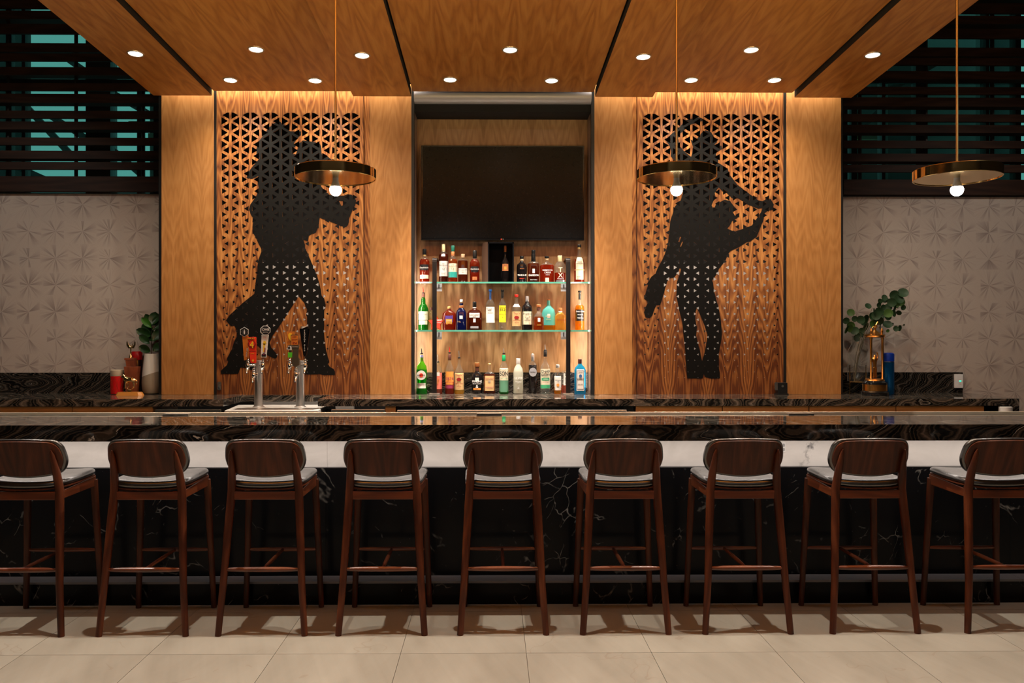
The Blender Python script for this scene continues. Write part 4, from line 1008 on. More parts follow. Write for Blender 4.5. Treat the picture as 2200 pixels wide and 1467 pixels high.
# black presentation box on the upper shelf
x0, x1 = WX(1048, 7.84), WX(1104, 7.84); zt = WZ(520, 7.84)
t = thing('presentation_box', 'open black presentation box on upper shelf, framing one dark bottle', 'box', ((x0+x1)/2, 7.84, ZS1))
th = 0.012
obj('case', MB().box(x0, x0+th, 7.84, 8.0, ZS1, zt).box(x1-th, x1, 7.84, 8.0, ZS1, zt).box(x0, x1, 7.84, 8.0, zt-th, zt).box(x0, x1, 7.84, 8.0, ZS1, ZS1+0.006).box(x0, x1, 7.99, 8.0, ZS1, zt), M_glossblk, t)
obj('open_lid', MB().add([(x0-0.005, 7.835, ZS1), (x0-0.058, 7.93, ZS1), (x0-0.052, 7.935, ZS1), (x0+0.001, 7.84, ZS1), (x0-0.005, 7.835, zt), (x0-0.058, 7.93, zt), (x0-0.052, 7.935, zt), (x0+0.001, 7.84, zt)],
    [(3,2,1,0),(4,5,6,7),(0,1,5,4),(1,2,6,5),(2,3,7,6),(3,0,4,7)]), mat('brown_lid', (0.10, 0.055, 0.035), 0.4), t, label='brown folded-back lid')

# ================================================================ BOTTLES
def col(name, c, r=0.4, m=0.0): return mat(name, c, r, m)
L_cream = col('cream_label', (0.72, 0.64, 0.46)); L_white = col('white_label', (0.74, 0.70, 0.64)); L_black = col('black_label', (0.012, 0.012, 0.014)); L_teal = col('teal_label', (0.02, 0.30, 0.25))
L_yellow = col('yellow_label', (0.80, 0.72, 0.02)); L_red = col('red_label', (0.75, 0.06, 0.03)); L_orange = col('orange_label', (0.75, 0.28, 0.05)); L_green = col('green_label', (0.05, 0.35, 0.16)); L_grey = col('grey_label', (0.30, 0.30, 0.31)); L_purple = col('purple_label', (0.08, 0.04, 0.22)); L_gold = col('gold_label', (0.75, 0.42, 0.08), .35, .3); L_sage = col('sage_label', (0.10, 0.26, 0.16)); L_pink = col('pink_label', (0.80, 0.20, 0.14)); L_tan = col('tan_label', (0.62, 0.40, 0.18)); L_copper = col('copper_label', (0.55, 0.20, 0.07), .4, .2)
K_black = col('black_cap', (0.01, 0.01, 0.01), .3); K_gold = col('gold_cap', (0.8, 0.55, 0.2), .3, .8); K_silver = col('silver_cap', (0.6, 0.6, 0.6), .3, .9); K_cork = col('cork', (0.62, 0.42, 0.24), .8); K_wood = col('stopper_wood', (0.45, 0.15, 0.04), .5); K_white = col('white_cap', (0.75, 0.74, 0.72), .4); K_green = col('green_cap', (0.01, 0.12, 0.08), .3); K_cream = col('cream_cap', (0.78, 0.66, 0.36), .4); K_red = col('red_cap', (0.75, 0.03, 0.02), .3); K_blue = col('blue_stopper', (0.02, 0.18, 0.75), .2); K_brown = col('brown_cap', (0.10, 0.03, 0.02), .4); K_lgreen = col('bright_green_cap', (0.01, 0.30, 0.10), .3); K_purple = col('violet_band', (0.20, 0.16, 0.35), .4)
G_clear = tint('clear_glass', (0.93, 0.95, 0.93), 0.05)
def G(n, c, b=0.22): return tint(n, c, b)
Q_amber = G('amber_spirit', (0.62, 0.14, 0.02)); Q_dark = G('dark_amber_spirit', (0.22, 0.035, 0.012), .35); Q_red = G('red_amber_spirit', (0.55, 0.06, 0.015), .3); Q_gold = G('golden_spirit', (0.90, 0.45, 0.03), .3); Q_yel = G('pale_gold_spirit', (0.95, 0.62, 0.10), .3)
Q_green = G('green_glass', (0.03, 0.42, 0.04), .25); Q_lgreen = G('light_green_glass', (0.25, 0.65, 0.03), .3); Q_navy = G('navy_glass', (0.008, 0.012, 0.10), .6); Q_black = col('black_glass', (0.008, 0.006, 0.006), .08); Q_clear = G('clear_spirit', (0.90, 0.93, 0.90), .06); Q_sky = G('sky_blue_glass', (0.05, 0.55, 0.85), .35); Q_grey = col('frosted_grey', (0.36, 0.35, 0.27), .35); Q_teal = col('teal_ceramic', (0.09, 0.42, 0.36), .4); Q_pink = G('pink_spirit', (0.85, 0.30, 0.18), .3)
def bottle(row, cx, w, prof, level, liq, caps, labels, label, Y=None, flat=1.0, pw=2.0, texts=(), pourer=None, by=None, upper=None, group=None):
    """all sizes in photo pixels. prof: (half width, height above base); caps: (h0,h1,halfwidth,mat,name)"""
    Yr = Y or {1: 7.90, 2: 7.90, 3: 7.86}[row]; zb = {1: ZS1, 2: ZS2, 3: ZC}[row]; g = Yr/F
    X = WX(cx, Yr)
    t = thing('bottle', label, 'bottle', (X, Yr, zb), group or {1: 'bottles on the upper glass shelf', 2: 'bottles on the lower glass shelf', 3: 'bottles on the marble counter in the niche'}[row])
    e = 2.0/pw
    def xs(q):
        c_, s_ = math.cos(q), math.sin(q)
        return (math.copysign(abs(c_)**e, c_), math.copysign(abs(s_)**e, s_)*flat)
    def at(h):
        for (r0, h0), (r1, h1) in zip(prof, prof[1:]):
            if h <= h1: return r0+(r1-r0)*(h-h0)/max(h1-h0, 1e-6)
        return prof[-1][0]
    P = [(r*g, h*g) for r, h in prof]
    # round the section towards the neck
    def build(pr):
        n = 24; mb = MB(); vs = []; fs = []
        for r, z in pr:
            k = min(1.0, max(0.0, (r/g-prof_neck)/(w-prof_neck+1e-6)))
            for i in range(n):
                q = 2*math.pi*i/n+math.pi/n; a_ = xs(q); b_ = (math.cos(q), math.sin(q))
                vs.append((r*(a_[0]*k+b_[0]*(1-k)), r*(a_[1]*k+b_[1]*(1-k)), z))
        for k in range(len(pr)-1):
            for i in range(n):
                j = (i+1) % n; fs.append((k*n+i, k*n+j, (k+1)*n+j, (k+1)*n+i))
        fs.append(tuple(range(n))[::-1]); m = (len(pr)-1)*n; fs.append(tuple(range(m, m+n)))
        return mb.add(vs, fs)
    prof_neck = min(r for r, h in prof)
    pr = [(0.86*P[0][0], 0.0), (P[0][0], 0.8*g)]+P[1:]
    if level is None or level >= prof[-1][1]:
        obj('body', build(pr), liq, t, True, local=True)
    else:
        lo = [p for p in pr if p[1] < level*g]+[(at(level)*g, level*g)]
        hi = [(at(level)*g, level*g)]+[p for p in pr if p[1] > level*g]
        obj('body', build(lo), liq, t, True, local=True); obj('neck', build(hi), upper or G_clear, t, True, local=True)
    for c_ in caps:
        h0, h1, hw, m = c_[:4]
        obj('cap' if len(c_) < 5 else c_[4], MB().lathe([(hw*.96*g, h0*g), (hw*g, (h0+.4)*g), (hw*g, (h1-.8)*g), (hw*.85*g, h1*g)], n=16), m, t, True, local=True)
    if pourer:
        h0, h1, m = pourer
        obj('pourer', MB().tube([(0, 0, h0*g), (-.3*g, 0, (h0+(h1-h0)*.5)*g), (-.9*g, 0, h1*g)], [1.1*g, 1.0*g, .7*g], 10), m, t, True, local=True)
        obj('pourer_collar', MB().lathe([(2.2*g, (h0-1.5)*g), (3.2*g, (h0-1)*g), (3.2*g, (h0+.6)*g), (1.4*g, (h0+1.6)*g)], n=14), K_black, t, True, local=True)
    front = flat
    for L in labels:
        h0, h1, lw, m = L[:4]; off = 0.0009+0.0006*(L[4] if len(L) > 4 and isinstance(L[4], (int, float)) else 0)
        ratio = min(0.985, lw/max(at((h0+h1)/2), lw+0.01))
        hs = [h0]+[h for _, h in prof if h0+.3 < h < h1-.3]+[h1]; n = 9; mh = len(hs); vs = []
        for i in range(n):
            xr = -ratio+2*ratio*i/(n-1); c_ = math.copysign(abs(xr)**(pw/2), xr); q = -math.acos(max(-1, min(1, c_)))
            yy = xs(q)[1]
            for hh in hs: vs.append((xr*at(hh)*g, yy*at(hh)*g-off, hh*g))
        nb = len(vs); vs += [(v[0], v[1]+0.0005, v[2]) for v in vs]
        fs = []
        for i in range(n-1):
            for k in range(mh-1):
                a_ = i*mh+k; b_ = a_+mh; fs += [(a_, b_, b_+1, a_+1), (nb+a_, nb+a_+1, nb+b_+1, nb+b_)]
            a_ = i*mh; b_ = a_+mh; fs.append((a_, nb+a_, nb+b_, b_)); a_ += mh-1; b_ += mh-1; fs.append((a_, b_, nb+b_, nb+a_))
        for k in range(mh-1):
            fs.append((k, k+1, nb+k+1, nb+k)); a_ = (n-1)*mh+k; fs.append((a_, nb+a_, nb+a_+1, a_+1))
        obj('label', MB().add(vs, fs), m, t, local=True)
    for T in texts:
        s, dx, h, size, m = T[:5]; k = T[5] if len(T) > 5 else {}
        rr = at(h)*g; k = dict(k); k.setdefault('maxw', 1.72*rr)
        text(s, size*g*1.38, m, t, dx*g, -(rr*flat)-0.0035, h*g, **k)
    return t
I = M_ink; WP = M_wprint
# ---- upper shelf
bottle(1, 912, 11, [(10,0),(10.5,3),(10.3,20),(11,36),(10.5,46),(7,52),(4,56),(3.7,71)], 50, Q_red, [(60,72,4.4,K_black),(56,60,3.9,K_gold,'neck_band')], [(26,38,9,L_black),(8,16,9,L_cream)], 'reddish whisky bottle with black cap, first on the upper shelf', texts=[('Glenfiddich',0,31,3.2,WP),('12',0,12,3,I)])
bottle(1, 953, 10.5, [(9.5,0),(10,2),(10.3,44),(10.6,56),(9.5,61),(5,66),(3.6,70),(3.4,78)], 62, Q_dark, [(66,83,3.9,K_cream)], [(13.5,46,9,L_white),(56,61,4,L_white)], 'dark whisky bottle with cream cap and tall white label', texts=[('THE',0,40,2,I),('MACALLAN',0,36.5,2.7,I),('12',0,29,4.4,I),('HIGHLAND\nSCOTCH',0,19,1.5,I)], Y=7.93)
bottle(1, 973, 10, [(9.5,0),(10,2),(10,40),(9.5,46),(6,52),(4,56),(3.6,66)], 50, Q_amber, [(66,79,3.7,K_green),(56,66,3.9,K_wood,'neck_band')], [(20,40,9.3,L_cream),(10,22,9.4,L_teal,1)], 'amber whisky bottle with dark green cap and teal-footed label', texts=[('THE',0,37,2,I),('GLENLIVET',0,33.5,2.9,I),('12',0,28,4.6,I)], Y=7.87)
bottle(1, 994.5, 10.5, [(10,0),(10.5,1),(10.5,44),(9.5,48),(4,51),(3.2,53),(3.2,56)], 47, Q_dark, [(53,61,4.4,K_cork)], [(17,30,9,L_white)], 'square-shouldered whisky bottle with cork and small white label', pw=2.6, texts=[('BALCONES',0,26.5,2.5,I),('TEXAS',0,21.5,2,I)])
bottle(1, 1020, 11, [(9.8,0),(10.3,2),(10.3,20),(11,36),(10.6,43),(7,49),(4,52),(3.7,62)], 50, Q_red, [(52,69,4.2,K_black)], [(22,34,8,L_black),(5,12,5,L_copper)], 'dark red whisky bottle with oval black label, left of the black box', texts=[('Glenfiddich',0,28,2.9,WP),('15',0,8.5,2.5,I)])
bottle(1, 1085.5, 9, [(8,0),(8.6,2),(8.6,34),(8,44),(4,53),(3.2,57),(3.1,66)], None, Q_black, [(66,80,2.7,K_wood),(60,67,3,K_gold,'neck_band')], [(25,40,6.5,L_copper),(28,34,2.6,L_gold,1)], 'black bottle with ornate copper label inside the open black box', Y=7.92, texts=[('XO',0,37,2.6,I)])
bottle(1, 1121, 11, [(10.6,0),(11,1),(11,33),(10,39),(5,43),(3,46),(3,50)], None, Q_black, [(51,57,4.3,K_black),(47,51,3.8,K_cork,'stopper')], [], 'squat black whisky bottle with white lettering, right of the black box', texts=[('TRUE BLUE',0,15,3.4,WP,{'bold':0.0004}),('TEXAS',0,29,2.4,L_copper),('WHISKY',0,8,2.2,L_red)])
bottle(1, 1146, 12.5, [(12,0),(12.5,1),(12.5,39),(10,43),(4.5,46),(3.6,50),(3.6,60)], 41, Q_dark, [(45,62,4.8,K_black,'wax_neck'),(61,70,4.4,K_black)], [(20,29,2.6,L_white)], 'square dark bottle with long black wax neck', flat=.7, pw=5, texts=[('GARRISON',0,15,3.9,WP,{'bold':0.0005,'sx':.85}),('BROTHERS',0,5.5,2.2,WP)])
bottle(1, 1175, 15, [(14.5,0),(15,1),(15,36),(11,40),(4.5,43),(3,46),(3,49)], 38, Q_red, [(53,57,5,K_black),(48,53,3.9,K_cork,'stopper')], [(0.5,10,4,L_cream)], 'wide amber bottle with white printed crest, second row of wax neck bottle', flat=.5, pw=4.5, texts=[('REBECCA',1,26,3.7,WP),('CREEK',1,21,3.7,WP),('SPIRITS',1,16,2,WP)])
bottle(1, 1203, 12, [(11.4,0),(11.8,1.5),(11.8,38),(8,43),(4.6,46),(4.4,54)], 21, Q_red, [(45,58,5.1,K_cream)], [(0,5,11.4,K_silver)], 'clear bottle with cream stopper and tall cream letters beside right post', texts=[('T',0,26,11,L_cream,{'bold':0.001}),('X',0,14.5,10,L_cream,{'bold':0.001}),('WHISKEY',0,7.5,2.4,WP)])
bottle(1, 1244.5, 11, [(10.5,0),(11,2),(11,42),(9,50),(5,56),(3.6,62),(3.6,74)], 50, Q_red, [(76,82,4.2,K_black),(72,76,3.6,K_gold,'neck_band')], [(6,54,8,L_cream),(26,28,10.3,L_tan,1)], 'tall bottle wrapped in a long cream paper label, far right of the upper shelf', texts=[('BASIL',0,44,3,I),('HAYDEN',0,40,3,I),('BOURBON',0,12,1.9,I)])
# ---- lower shelf
bottle(2, 909.5, 11.3, [(10.5,0),(11,2),(11.2,42),(10.8,46),(8,53),(5,57),(4.6,64),(4.6,66),(3.4,70),(3.2,76)], None, Q_green, [(66,79,3.4,K_brown)], [(22,40,10,L_cream),(12,21,9,L_cream)], 'green glass bottle with red-tipped pourer and cream labels', pourer=(80,92,K_red), texts=[('THE',0,36.5,2,I),('GLENLIVET',0,33,2.9,I),('12',0,28,3.2,I)])
sp = []
for k in range(10):
    rr = 19 if k % 2 == 0 else 10.5; q = R(90+36*k); sp.append((937+rr*math.cos(q), 688.5-rr*math.sin(q)))
Yq = 7.90; X = WX(937, Yq)
t = thing('bottle', 'red star-shaped bottle half hidden by the left shelf post', 'bottle', (X, Yq, ZS2), 'bottles on the lower glass shelf')
PP = [W(p[0], p[1]-0.6, Yq) for p in sp]; zmin = min(p[1] for p in PP); PP = [(p[0], p[1]-zmin+ZS2) for p in PP]
obj('body', MB().prism(PP, Yq-0.03, Yq+0.03), G('orange_glass', (0.85, 0.30, 0.04), .35), t, bevel=0.006)
cxs = sum(p[0] for p in PP)/10; czs = sum(p[1] for p in PP)/10
obj('label', MB().prism([(cxs+(p[0]-cxs)*.86, czs+(p[1]-czs)*.86) for p in PP], Yq-0.033, Yq-0.0305), L_red, t)
obj('neck', MB().lathe([(3.2*Yq/F, 30*Yq/F), (3*Yq/F, 46*Yq/F)], (WX(927, Yq), Yq, ZS2), 14), G_clear, t, True)
obj('cap', MB().lathe([(3.6*Yq/F, 43*Yq/F), (3.6*Yq/F, 49*Yq/F)], (WX(927, Yq), Yq, ZS2), 14), K_brown, t, True)
txt(t, 'WHISKEY', 942.5, 688, 3.4, M_wprint, Yq-0.035, sx=.75, bold=.0004); txt(t, 'TEXAS', 943, 693, 2.6, M_wprint, Yq-0.035)
bottle(2, 965, 15, [(12.5,0),(13.5,2),(15,26),(14,36),(8,41),(4.5,43),(4,46)], None, Q_red, [(45,51,4,K_gold)], [(8,32,8,L_purple),(11,24,6.5,L_gold,1)], 'round decanter bottle with gold cap and purple crest label', flat=.6, texts=[('Crown',0,20,2.6,WP)])
bottle(2, 991, 11, [(10.5,0),(11,1),(11,38),(9,43),(5,47),(4.2,50),(4,58)], None, Q_navy, [(60,66,3.2,K_white),(44,53,4.9,K_wood,'leather_band')], [(24,31,3.5,L_white)], 'navy blue bottle with swing stopper and leather neck band', pw=3, texts=[('F.G.',-4,18,3,L_gold)])
bottle(2, 1019.5, 16, [(15.5,0),(16,1),(16,36),(12,42),(5,45),(3.8,48),(3.8,52)], None, Q_dark, [(50,61,4.3,K_black),(47,50,4,K_white,'neck_band')], [(27,37,11,L_white),(17,25,2.6,L_white),(4,8.5,8.5,L_grey)], 'wide dark square bottle with arched white label', flat=.6, pw=5, texts=[('GENTLEMAN',0,33,2.5,I),('JACK',0,29,2.3,I)])
bottle(2, 1053.5, 10.5, [(10,0),(10.3,3),(9.8,52),(9,57),(6,63),(3,67),(2.8,84)], None, Q_clear, [(66,83,2.2,K_blue,'stopper'),(83,88,3.6,K_blue)], [(16,50,9.3,L_white)], 'slim clear bottle with bright blue stopper and white label', pw=4, flat=.9, texts=[('DULCE\nVIDA',-2,44,2.6,I,{'tight':.8}),('BLANCO',0,38,2,I)])
bottle(2, 1079.5, 9, [(8.6,0),(8.9,2),(8.9,50),(8,56),(4,62),(3,66),(3,82)], None, Q_clear, [(83,87,3.5,K_black),(69,83,2.8,K_black,'neck_label')], [(17,53,7.2,L_yellow)], 'slim clear bottle with tall yellow label', texts=[('TEQUILA',0,49,2.3,I),('512',0,43.5,5.5,I,{'bold':.0005}),('BLANCO',0,34,2.4,I),('*',0,26,5,I)])
bottle(2, 1109.5, 10.8, [(10.3,0),(10.6,2),(10.6,44),(9.5,50),(5,57),(3.6,60),(3.4,70)], None, Q_clear, [(71,77,4.1,K_red)], [(9,40,9.8,L_tan),(50,56,6,L_white)], 'clear bottle with red cap, tan paper label and dark seal', texts=[("Tito's",0,36,4.6,M_dred),('Handmade',0,20.5,2.8,M_dred),('VODKA',0,16,2,M_dred)])
bottle(2, 1132.5, 11.5, [(11,0),(11.3,2),(11.3,46),(10,52),(5,58),(3.8,62),(3.6,64)], None, Q_black, [(60,73,3.9,K_silver)], [(12,40,10.5,L_cream)], 'black wine-shaped bottle with silver capsule and cream label', texts=[('frankly',0,35,4.8,I),('organic\nvodka\nblack tea',0,24,2.5,I,{'tight':.9}),('o',6,29.5,4,M_red)])
bottle(2, 1157.5, 11, [(10.8,0),(11,2),(10.8,26),(9.5,32),(5,37),(3.4,41),(3.4,46)], 29, Q_amber, [(49,55,5.2,K_wood),(42,49,4.2,K_brown,'neck_wrap')], [(18,26,2.7,L_white)], 'squat amber bottle with orange wooden stopper', pw=3, texts=[('AGAVE',0,11,2.2,L_gold)], Y=7.86)
bottle(2, 1178.5, 14.5, [(14,0),(14.3,2),(14.5,36),(12.5,44),(7,50),(3.6,54),(3.4,66)], 11, Q_gold, [(64,67,3.6,K_copper if False else K_wood)], [(26,35,3,L_white)], 'rounded teal bottle with amber foot, behind the squat amber bottle', upper=Q_teal, flat=.5, Y=7.96, texts=[('ANEJO',-1,30,3,L_gold),('TEQUILA',-1,23,2,L_gold)])
bottle(2, 1204, 12, [(11,0),(11.5,3),(12,30),(8,36),(4.5,38),(4,40)], None, Q_yel, [(41,48,4,K_wood),(35,41,4.4,L_white,'neck_band')], [], 'short faceted golden bottle with orange stopper beside right post', pw=3, flat=.7, texts=[('REPOSADO',2,22,2.8,M_dred),('*',2,16,4,M_dred)], Y=7.93)
bottle(2, 1245.5, 10.3, [(9.8,0),(10,2),(10,44),(9,51),(5,56),(3.2,61),(3,80)], 54, Q_gold, [(81,85,3.7,K_black),(66,80,2.6,K_black,'neck_label')], [(20,44,9.6,L_black)], 'slim golden bottle with black label, far right of the lower shelf', texts=[('Dulce Vida',0,40,3,WP),('ORGANIC',0,33,2,WP),('TEQUILA',0,26,2.4,WP),('o',-1,12,7,M_dred)])
# ---- counter
bottle(3, 906, 12, [(11.5,0),(12,3),(9.8,20),(11.5,50),(10,60),(5,68),(3.6,72),(3.4,84)], 53, Q_green, [(70,84,3.5,K_purple,'neck_label')], [(13,24,8.6,L_white)], 'green vermouth bottle with round red and white seal', Y=7.80, pourer=(87,98,K_black), upper=Q_lgreen, texts=[('EXTRA DRY',0,20,2.3,I)])
t = bpy.data.objects[[o.name for o in bpy.data.objects if o.get('label', '').startswith('green vermouth')][0]]
g = 7.80/F
for rr, m_, dy in ((10.2, L_white, 0), (4.2, M_red, .002)):
    obj('round_seal', MB().prism([(rr*g*math.cos(R(i*20)), 41*g+rr*g*math.sin(R(i*20))) for i in range(18)], -.0545-dy, -.0515), m_, t, local=True)
text('MARTINI', 4.2*g, M_ink, t, 0, -.0575, 41*g, bold=.0004)
bottle(3, 941, 9.5, [(9,0),(9.4,2),(9.4,48),(7,55),(3.6,60),(3.3,68)], 40, Q_pink, [], [(10,45,8.6,L_pink),(38,46,4,L_white,1)], 'pink-labelled bottle with grey pourer behind the left post', pourer=(68,84,K_silver), texts=[('ROSE',1,28,4,L_gold,{'rot':R(80)})], Y=7.88)
bottle(3, 966, 9.5, [(9.2,0),(9.5,2),(9,50),(7,58),(3.6,65),(3.2,74)], 26, Q_red, [(72,85,3.6,K_brown,'neck_wrap')], [(20,48,8.8,L_orange),(12,19,8.8,M_maroon)], 'clear bottle with orange numbered label and red-tipped pourer', pourer=(88,101,K_red), texts=[('1876',0,33,6.5,M_maroon,{'bold':.0003}),('BOURBON',0,25,2.2,M_maroon)], Y=7.84)
bottle(3, 986.5, 10.7, [(10.3,0),(10.6,2),(10.6,42),(9,50),(4,58),(2.8,66),(2.8,74)], 8, Q_yel, [], [(9,45,9.9,L_tan)], 'clear bottle with tan paper label and steel pourer, on the counter', pourer=(77,92,K_silver), texts=[("Tito's",-1,40,4.2,M_dred),('Handmade',0,22,3,M_dred),('VODKA',0,16,2,M_dred)], Y=7.86)
for nm, py_ in (('clear bottle with red cap', 24.5+2.5), ('clear bottle with tan paper label', 31)):
    t = [o for o in bpy.data.objects if o.get('label', '').startswith(nm)][0]; g = t.location.y/F
    obj('seal', MB().prism([(5.2*g*math.cos(R(i*24)), py_*g+3.6*g*math.sin(R(i*24))) for i in range(15)], -.0515, -.0500), M_dred, t, local=True)
bottle(3, 1025, 12, [(11,0),(11.6,2),(12,34),(10,42),(5,46),(3.6,50),(3.8,56)], None, Q_black, [(57,66,5.3,K_wood),(46,57,4.1,K_brown,'neck_wrap')], [(8,12,8,L_orange),(26,34,4,L_white)], 'black pot-bellied liqueur bottle with orange stopper', flat=.7, texts=[('PRALINE',0,26,4.8,WP,{'bold':.0003}),('PECAN LIQUEUR',0,21,1.8,WP),('&',0,15,7,WP)], Y=7.90)
bottle(3, 1051.5, 12.4, [(12,0),(12.3,1),(12.3,40),(9,44),(4.4,47),(3.4,52),(3.4,62)], 42, Q_dark, [(62,64,4,K_gold)], [(6,38,11.6,L_tan)], 'square amber bottle with tan star label', flat=.7, pw=5, texts=[('TEXAS SPIRIT',0,32,2.3,M_maroon),('*',0,23,12,L_grey),('WHISKEY',0,13,3,M_maroon)], Y=7.90)
bottle(3, 1082.5, 10, [(9.6,0),(9.9,2),(9.9,52),(8,60),(4,67),(3.3,70),(3.3,74)], 6, Q_green, [(70,83,4,K_lgreen,'neck_wrap')], [(29,55,9.4,L_cream),(4,29,9.5,L_sage)], 'clear vodka bottle with bold cream and sage label', pourer=(86,97,K_silver), texts=[('WESTERN',0,52,2.8,I),('SON',0,43,9.5,I,{'bold':.0012,'sx':.85}),('CUCUMBER',0,32.5,2,L_green)], Y=7.86)
bottle(3, 1113.5, 10.6, [(10.2,0),(10.5,2),(10.6,46),(9,54),(4.6,62),(4,65)], None, Q_grey, [(64,76,4.5,K_white)], [], 'frosted grey bottle with white cap', texts=[('SILVER',0,34,5,WP),('TEQUILA',0,26,2.4,WP),('o',0,13,5,WP)], Y=7.84)
bottle(3, 1144.5, 9, [(8.6,0),(8.9,1.5),(8.9,60),(7.5,64),(4,68),(3.4,70)], 61, Q_black, [(69,85,3.6,K_silver)], [], 'black cylindrical bottle with silver capsule and round grey seal', texts=[], Y=7.90)
t = [o for o in bpy.data.objects if o.get('label', '').startswith('black cylindrical')][0]; g = 7.90/F
obj('round_seal', MB().prism([(8.2*g*math.cos(R(i*20)), 46*g+9.5*g*math.sin(R(i*20))) for i in range(18)], -.0435, -.0415), L_grey, t, local=True); text('RUMPLE', 3*g, M_ink, t, 0, -.0445, 46*g)
bottle(3, 1171.5, 11, [(10.6,0),(10.9,2),(10.9,54),(9,61),(4.5,68),(3.4,72),(3.3,78)], 8, Q_clear, [(80,93,3.8,K_black,'neck_wrap')], [(12,54,10.3,L_cream),(29,35,8.3,L_green,1),(12.5,20,10.4,L_green,1)], 'tall clear bottle with script label and green bands', pourer=(94,106,K_silver), texts=[('Deep',0,49,6,I,{'bold':.0006,'rot':R(6)}),('Ellum',0,41.5,6,I,{'bold':.0006,'rot':R(6)}),('VODKA',0,32,2.4,WP),('DISTILLED',0,25,2,M_maroon)], Y=7.82)
bottle(3, 1198, 8, [(7.6,0),(7.9,2),(7.9,36),(6.5,42),(3.8,49),(3.4,56)], 14, Q_gold, [(56,63,4.1,K_silver)], [(8,38,7.5,L_white)], 'small clear bottle with white label and orange fruit', texts=[('Milagro',0,29,3,I)], Y=7.84)
t = [o for o in bpy.data.objects if o.get('label', '').startswith('small clear bottle')][0]; g = 7.84/F
obj('fruit_print', MB().prism([(3.2*g*math.cos(R(i*24)), 19*g+3.4*g*math.sin(R(i*24))) for i in range(15)], -.0385, -.0372), L_orange, t, local=True)
bottle(3, 1212, 5.5, [(5,0),(5.3,2),(5.3,46),(4,48)], 18, Q_pink, [], [(17,43,2,L_white)], 'slim clear glass tube with white strip behind the right post', Y=7.93)
bottle(3, 1246, 12, [(11.5,0),(12,2),(12,52),(10,58),(5,63),(3.8,66),(3.8,70)], None, Q_sky, [(66,76,4.3,K_brown)], [(8,54,8.2,L_white),(10,52,7,L_grey,1),(12,50,6.2,L_white,2)], 'sky blue square gin bottle, rightmost on the counter', flat=.8, pw=4.5, texts=[('BOMBAY',0,33,2.8,I,{'bold':.0003}),('DRY GIN',0,22,2,I),('London',0,48,2,I)], Y=7.76)
t = [o for o in bpy.data.objects if o.get('label', '').startswith('sky blue square')][0]; g = 7.76/F
obj('crest_print', MB().prism([(3.2*g*math.cos(R(i*24)), 39.5*g+3.8*g*math.sin(R(i*24))) for i in range(15)], -.0475, -.0462), mat('blue_print', (.03, .12, .3), .5), t, local=True)

# ================================================================ TROPHIES, VASES, PLANTS
def item(name, px, Y, label, cat, group=None): return thing(name, label, cat, (WX(px, Y), Y, ZC), group)
def px2(t, px, py):
    Y = t.location.y; X, Z = W(px, py, Y); return (X-t.location.x, Z-t.location.z)
g = 7.80/F
# red jar with lattice
Y = 7.84; g = Y/F
t = item('lidded_jar', 251.5, Y, 'red lattice jar with beige lid at left counter end', 'jar')
obj('body', MB().lathe([(11.5*g,0),(13*g,1.2*g),(13*g,38*g),(12.5*g,38.5*g)], n=28), mat('red_enamel', (0.55, 0.01, 0.01), .25), t, True, local=True)
obj('lid', MB().lathe([(12.9*g,38.5*g),(13.3*g,39.5*g),(13.3*g,51*g),(12.4*g,52*g),(0,52*g)], n=28, cap=False), mat('beige_lid', (0.5, 0.42, 0.3), .4), t, True, local=True)
lt = MB()
for k in range(8):
    for sgn in (1, -1):
        pts = []
        for i in range(7):
            q = R(k*45+sgn*(i/6)*45); pts.append((13.1*g*math.cos(q), 13.1*g*math.sin(q), (2+35*i/6)*g))
        lt.tube(pts, 0.0009, 5)
obj('lattice', lt, M_gold, t, local=True)
# tall red-lidded jar
Y = 7.93; g = Y/F
t = item('lidded_jar', 294, Y, 'tall dark jar with red lid behind the winged trophy', 'jar')
obj('body', MB().lathe([(10*g,0),(11*g,1*g),(11*g,71*g),(10.5*g,72*g)], n=24), G('smoked_glass', (0.10, 0.03, 0.02), .5), t, True, local=True)
obj('lid', MB().lathe([(11*g,72*g),(11.4*g,73*g),(11.4*g,87*g),(10*g,90*g),(0,90*g)], n=24, cap=False), mat('red_lid', (0.42, 0.008, 0.012), .3), t, True, local=True)
# winged trophy on stepped walnut base
Y = 7.82; g = Y/F
t = item('wooden_trophy', 284, Y, 'tapering walnut trophy with winged gold figure', 'trophy')
M_tw = veneer('trophy_wood', (0.10, 0.02, 0.008), (0.22, 0.05, 0.016), (0.34, 0.09, 0.03), .1, contrast=.6)
def frus(mb, x0, x1, z0, X0, X1, z1, d): 
    return mb.add([(x0,-d,z0),(x1,-d,z0),(x1,d,z0),(x0,d,z0),(X0,-d,z1),(X1,-d,z1),(X1,d,z1),(X0,d,z1)], [(3,2,1,0),(4,5,6,7),(0,1,5,4),(1,2,6,5),(2,3,7,6),(3,0,4,7)])
obj('base', frus(MB(), -10*g, 11*g, 0, -14.5*g, 15*g, 59*g, .035), M_tw, t, bevel=.002, local=True)
obj('plinth', frus(MB(), -10*g, 7*g, 59*g, -12*g, 7*g, 73*g, .028), M_tw, t, bevel=.002, local=True)
obj('cap_block', MB().box(-14*g, 7*g, -.03, .03, 73*g, 77.5*g), M_tw, t, bevel=.002, local=True)
cx_ = -3*g
obj('figure_stand', MB().lathe([(4*g,77.5*g),(3.5*g,81*g),(2.2*g,84*g),(1.6*g,86*g)], (cx_,0,0), 14), M_gold, t, True, local=True)
z_ = 86*g
